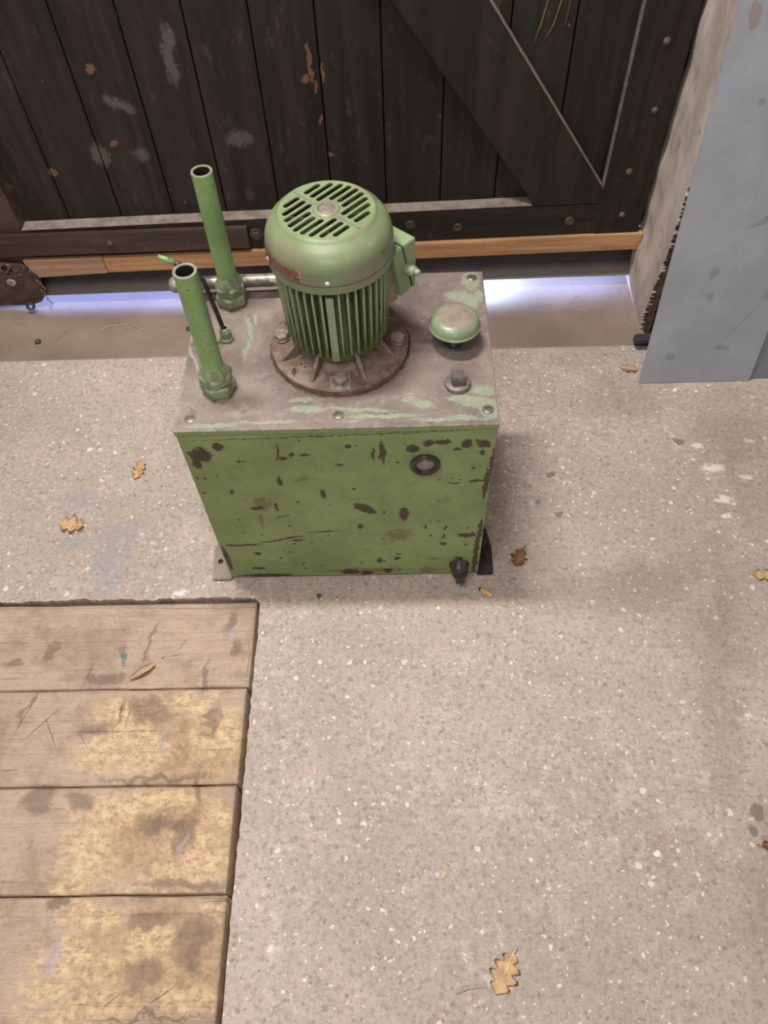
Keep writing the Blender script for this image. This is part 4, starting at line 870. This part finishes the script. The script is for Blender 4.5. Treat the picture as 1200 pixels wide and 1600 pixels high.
# ------------------------------------------------------------------ litter on the floor
def leaf(x, y, rot, L, W, mat, name, label, lobes=4, curl=0.010, seed=0, stem=0.016, group=None, z=0.0012, cup=0.5):
    random.seed(seed); t = bmesh.new(); n = 96; g = []
    for k in range(n + 1):
        s_ = k / n
        env = math.sin(PI * min(1, s_ * 1.02) ** 0.85) ** 0.6 * (0.45 + 0.55 * s_)
        row = []
        for side in (-1, 1):
            ph = 0.6 * side * 0.4 + seed
            cc = math.cos(2 * PI * (lobes * s_ + 0.08 * side + 0.5)); lob = 0.74 + 0.26 * (1 - 2 * (0.5 - 0.5 * cc) ** 1.7) if lobes > 1 else 0.95 + 0.1 * cc
            wdt = W / 2 * env * lob + 0.0006
            row.append(wdt)
        xs_ = L * s_
        r_ = []
        for f in (-1, -0.66, -0.33, 0, 0.33, 0.66, 1):
            wd = row[0] if f < 0 else row[1]
            yy = f * wd
            zz = curl * (abs(f) * wd / (W / 2)) ** 1.6 * cup + curl * 0.5 * (2 * s_ - 1) ** 2 + 0.0012 * math.sin(9 * s_ + 5 * f + seed) + 0.0012
            zz += 0.25 * curl * mnoise.noise(Vector((s_ * 4, f * 2, seed)))
            r_.append(t.verts.new((xs_ - 0.18 * wd * abs(f), yy, max(0.0004, zz))))
        g.append(r_)
    for A, C in zip(g, g[1:]):
        for i in range(6): t.faces.new([A[i], C[i], C[i + 1], A[i + 1]]).smooth = True
    bmesh.ops.solidify(t, geom=t.faces[:], thickness=0.0004)
    q = T((x, y, z)) @ RZ(math.radians(rot)) @ T((-L / 2, 0, 0)); t.transform(q)
    e = B(); e.add(t); o = e.make(name, mat); tag(o, label, 'leaf', group)
    e = B(); z0 = curl * 0.5 + 0.002
    e.tube([q @ Vector((L * 0.9, 0, z0 * 0.5)), q @ Vector((L * 0.5, 0, 0.0022)), q @ Vector((0, 0, z0)), q @ Vector((-stem, 0.003, 0.001))], [0.0004, 0.0007, 0.0009, 0.0010], 6)
    e.make('leaf_stem', mat, o)
    return o
G_ = 'fallen oak leaves'
leaf(-0.6132, 1.1087, 80, 0.054, 0.044, M['leaf'], 'oak_leaf', 'small tan oak leaf lying alone on the concrete left of the tank', 4, 0.008, 1, 0.002, G_)
leaf(-0.7395, 0.955, 172, 0.058, 0.064, M['leaf'], 'oak_leaf', 'pale tan curled leaf with pointed lobes at the far left', 3, 0.016, 2, 0.012, G_, cup=1.0)
leaf(0.2505, 0.846, -115, 0.046, 0.050, M['leafb'], 'oak_leaf', 'brown crumpled oak leaf beside the right foot of the tank', 3, 0.014, 3, 0.014, G_)
leaf(0.150, 0.080, -120, 0.066, 0.066, M['leaf'], 'oak_leaf', 'largest golden oak leaf, near the bottom of the photo', 4, 0.005, 4, 0.010, G_)
leaf(0.762, 0.792, 170, 0.058, 0.040, M['leaf'], 'oak_leaf', 'orange oak leaf at the right edge beside the dusty floor', 3, 0.010, 5, 0.004, G_)
leaf(0.5830, 1.392, -15, 0.044, 0.034, M['leafp'], 'oak_leaf', 'small pale curled leaf lying by the corner of the grey sheet', 3, 0.012, 6, 0.0, G_, cup=1.0)
leaf(0.631, 0.268, 5, 0.050, 0.030, M['leafb'], 'oak_leaf', 'brown leaf half out of the frame low on the right edge', 3, 0.012, 7, 0.006, G_)
leaf(-0.518, 0.603, 35, 0.056, 0.020, M['leafp'], 'dried_leaf', 'narrow pale folded leaf lying on the first floor plank', 1, 0.010, 8, 0.0, z=0.0015, cup=1.0)
# cigarette end
c0_, c1_ = Vector((0.161, 0.7745, 0.0048)), Vector((0.1865, 0.7565, 0.0048))
b = B(); b.cyl(c0_ + (c1_ - c0_) * 0.12, c1_, 0.0042, 18, None, 0.0004); bt = b.make('cigarette_butt', M['butt']); tag(bt, 'yellow cigarette butt on the concrete in front of the drain plug', 'cigarette butt')
b = B(); b.cyl(c0_, c0_ + (c1_ - c0_) * 0.13, 0.0034, 14, 0.0041); b.make('burnt_end', M['ash'], bt)
def straw(pts, label, r=0.0009, name='straw'):
    bb = B(); bb.tube(pts, r, 6); o = bb.make(name, M['straw']); tag(o, label, 'straw')
straw([(0.070, 0.053, 0.0012), (0.090, 0.060, 0.003), (0.106, 0.062, 0.0018), (0.121, 0.0615, 0.0012)], 'thin dry stalk left of the largest golden leaf')
straw([(-0.80, 1.585, 0.003), (-0.78, 1.600, 0.004), (-0.745, 1.603, 0.003), (-0.72, 1.612, 0.003)], 'dry twig lying on the steel plate at the left', 0.0013, 'twig')
straw([(-0.715, 1.597, 0.0030), (-0.69, 1.583, 0.0045), (-0.660, 1.575, 0.003)], 'thin curved straw on the steel plate right of the dry twig')
straw([(-0.925, 1.548, 0.003), (-0.905, 1.560, 0.005), (-0.893, 1.585, 0.003)], 'short bent straw on the steel plate near its left edge')
straw([(0.47, 1.660, -0.001), (0.485, 1.668, 0.003), (0.500, 1.672, -0.001)], 'short straw on the steel plate near the plaster wall')
straw([(-0.316, 0.67, -0.0005), (-0.3105, 0.63, 0.0015), (-0.3125, 0.59, -0.0005)], 'straw caught in the gap at the end of the first floor plank', 0.0009)
def pebble(x, y, r, mat, label, z=0.0, name='pebble', cat='pebble', sq=0.6, group=None):
    t = bmesh.new(); bmesh.ops.create_icosphere(t, subdivisions=2, radius=r)
    for v in t.verts:
        v.co *= 1 + 0.35 * mnoise.noise(v.co * (1.2 / r) + Vector((x * 50, y * 50, 0))); v.co.z *= sq
    lo = min(v.co.z for v in t.verts)
    t.transform(T((x, y, z - lo))); bb = B(); bb.add(t); o = bb.make(name, mat, None, 40); tag(o, label, cat, group)
pebble(-0.560, 1.580, 0.0065, M['dark'], 'dark pebble on the steel plate left of the riser pipes', 0.0015)
pebble(-0.960, 1.545, 0.0080, M['bracket'], 'brown crumb of dirt on the steel plate at the far left', 0.0015, 'dirt_crumb', 'dirt')
pebble(-0.1757, 0.7675, 0.0045, m_simple('dark_green_chip', (44, 74, 60), (58, 92, 74)), 'small dark green chip lying on the concrete just in front of the tank', 0.0, 'paint_chip', 'paint chip', 0.3)
pebble(0.428, 0.2550, 0.0062, M['white'], 'bright white flake on the concrete low on the right', 0.0, 'plaster_flake', 'flake', 0.3)
k = 0
for x, y, r, lab in ((0.684, 1.318, 0.0060, 'largest white plaster crumb below the grey sheet'), (0.662, 1.321, 0.0030, 'small white crumb left of the largest one below the grey sheet'), (0.735, 1.312, 0.0042, 'pale pinkish crumb below the middle of the grey sheet'), (0.655, 1.318, 0.0028, 'tiny plaster crumb leftmost of those below the grey sheet'), (0.770, 1.330, 0.0035, 'white crumb below the right part of the grey sheet'), (0.585, 1.463, 0.0032, 'small white crumb in front of the black rubber strip')):
    pebble(x, y, r, M['white'], lab, 0.0, 'plaster_crumb', 'crumb', 0.55, 'plaster crumbs')
pebble(-0.115, 0.843 + 0.03, 0.0028, M['rustdirt'], 'rust crumb on the tank lid', ZT, 'rust_crumb', 'crumb') if False else None
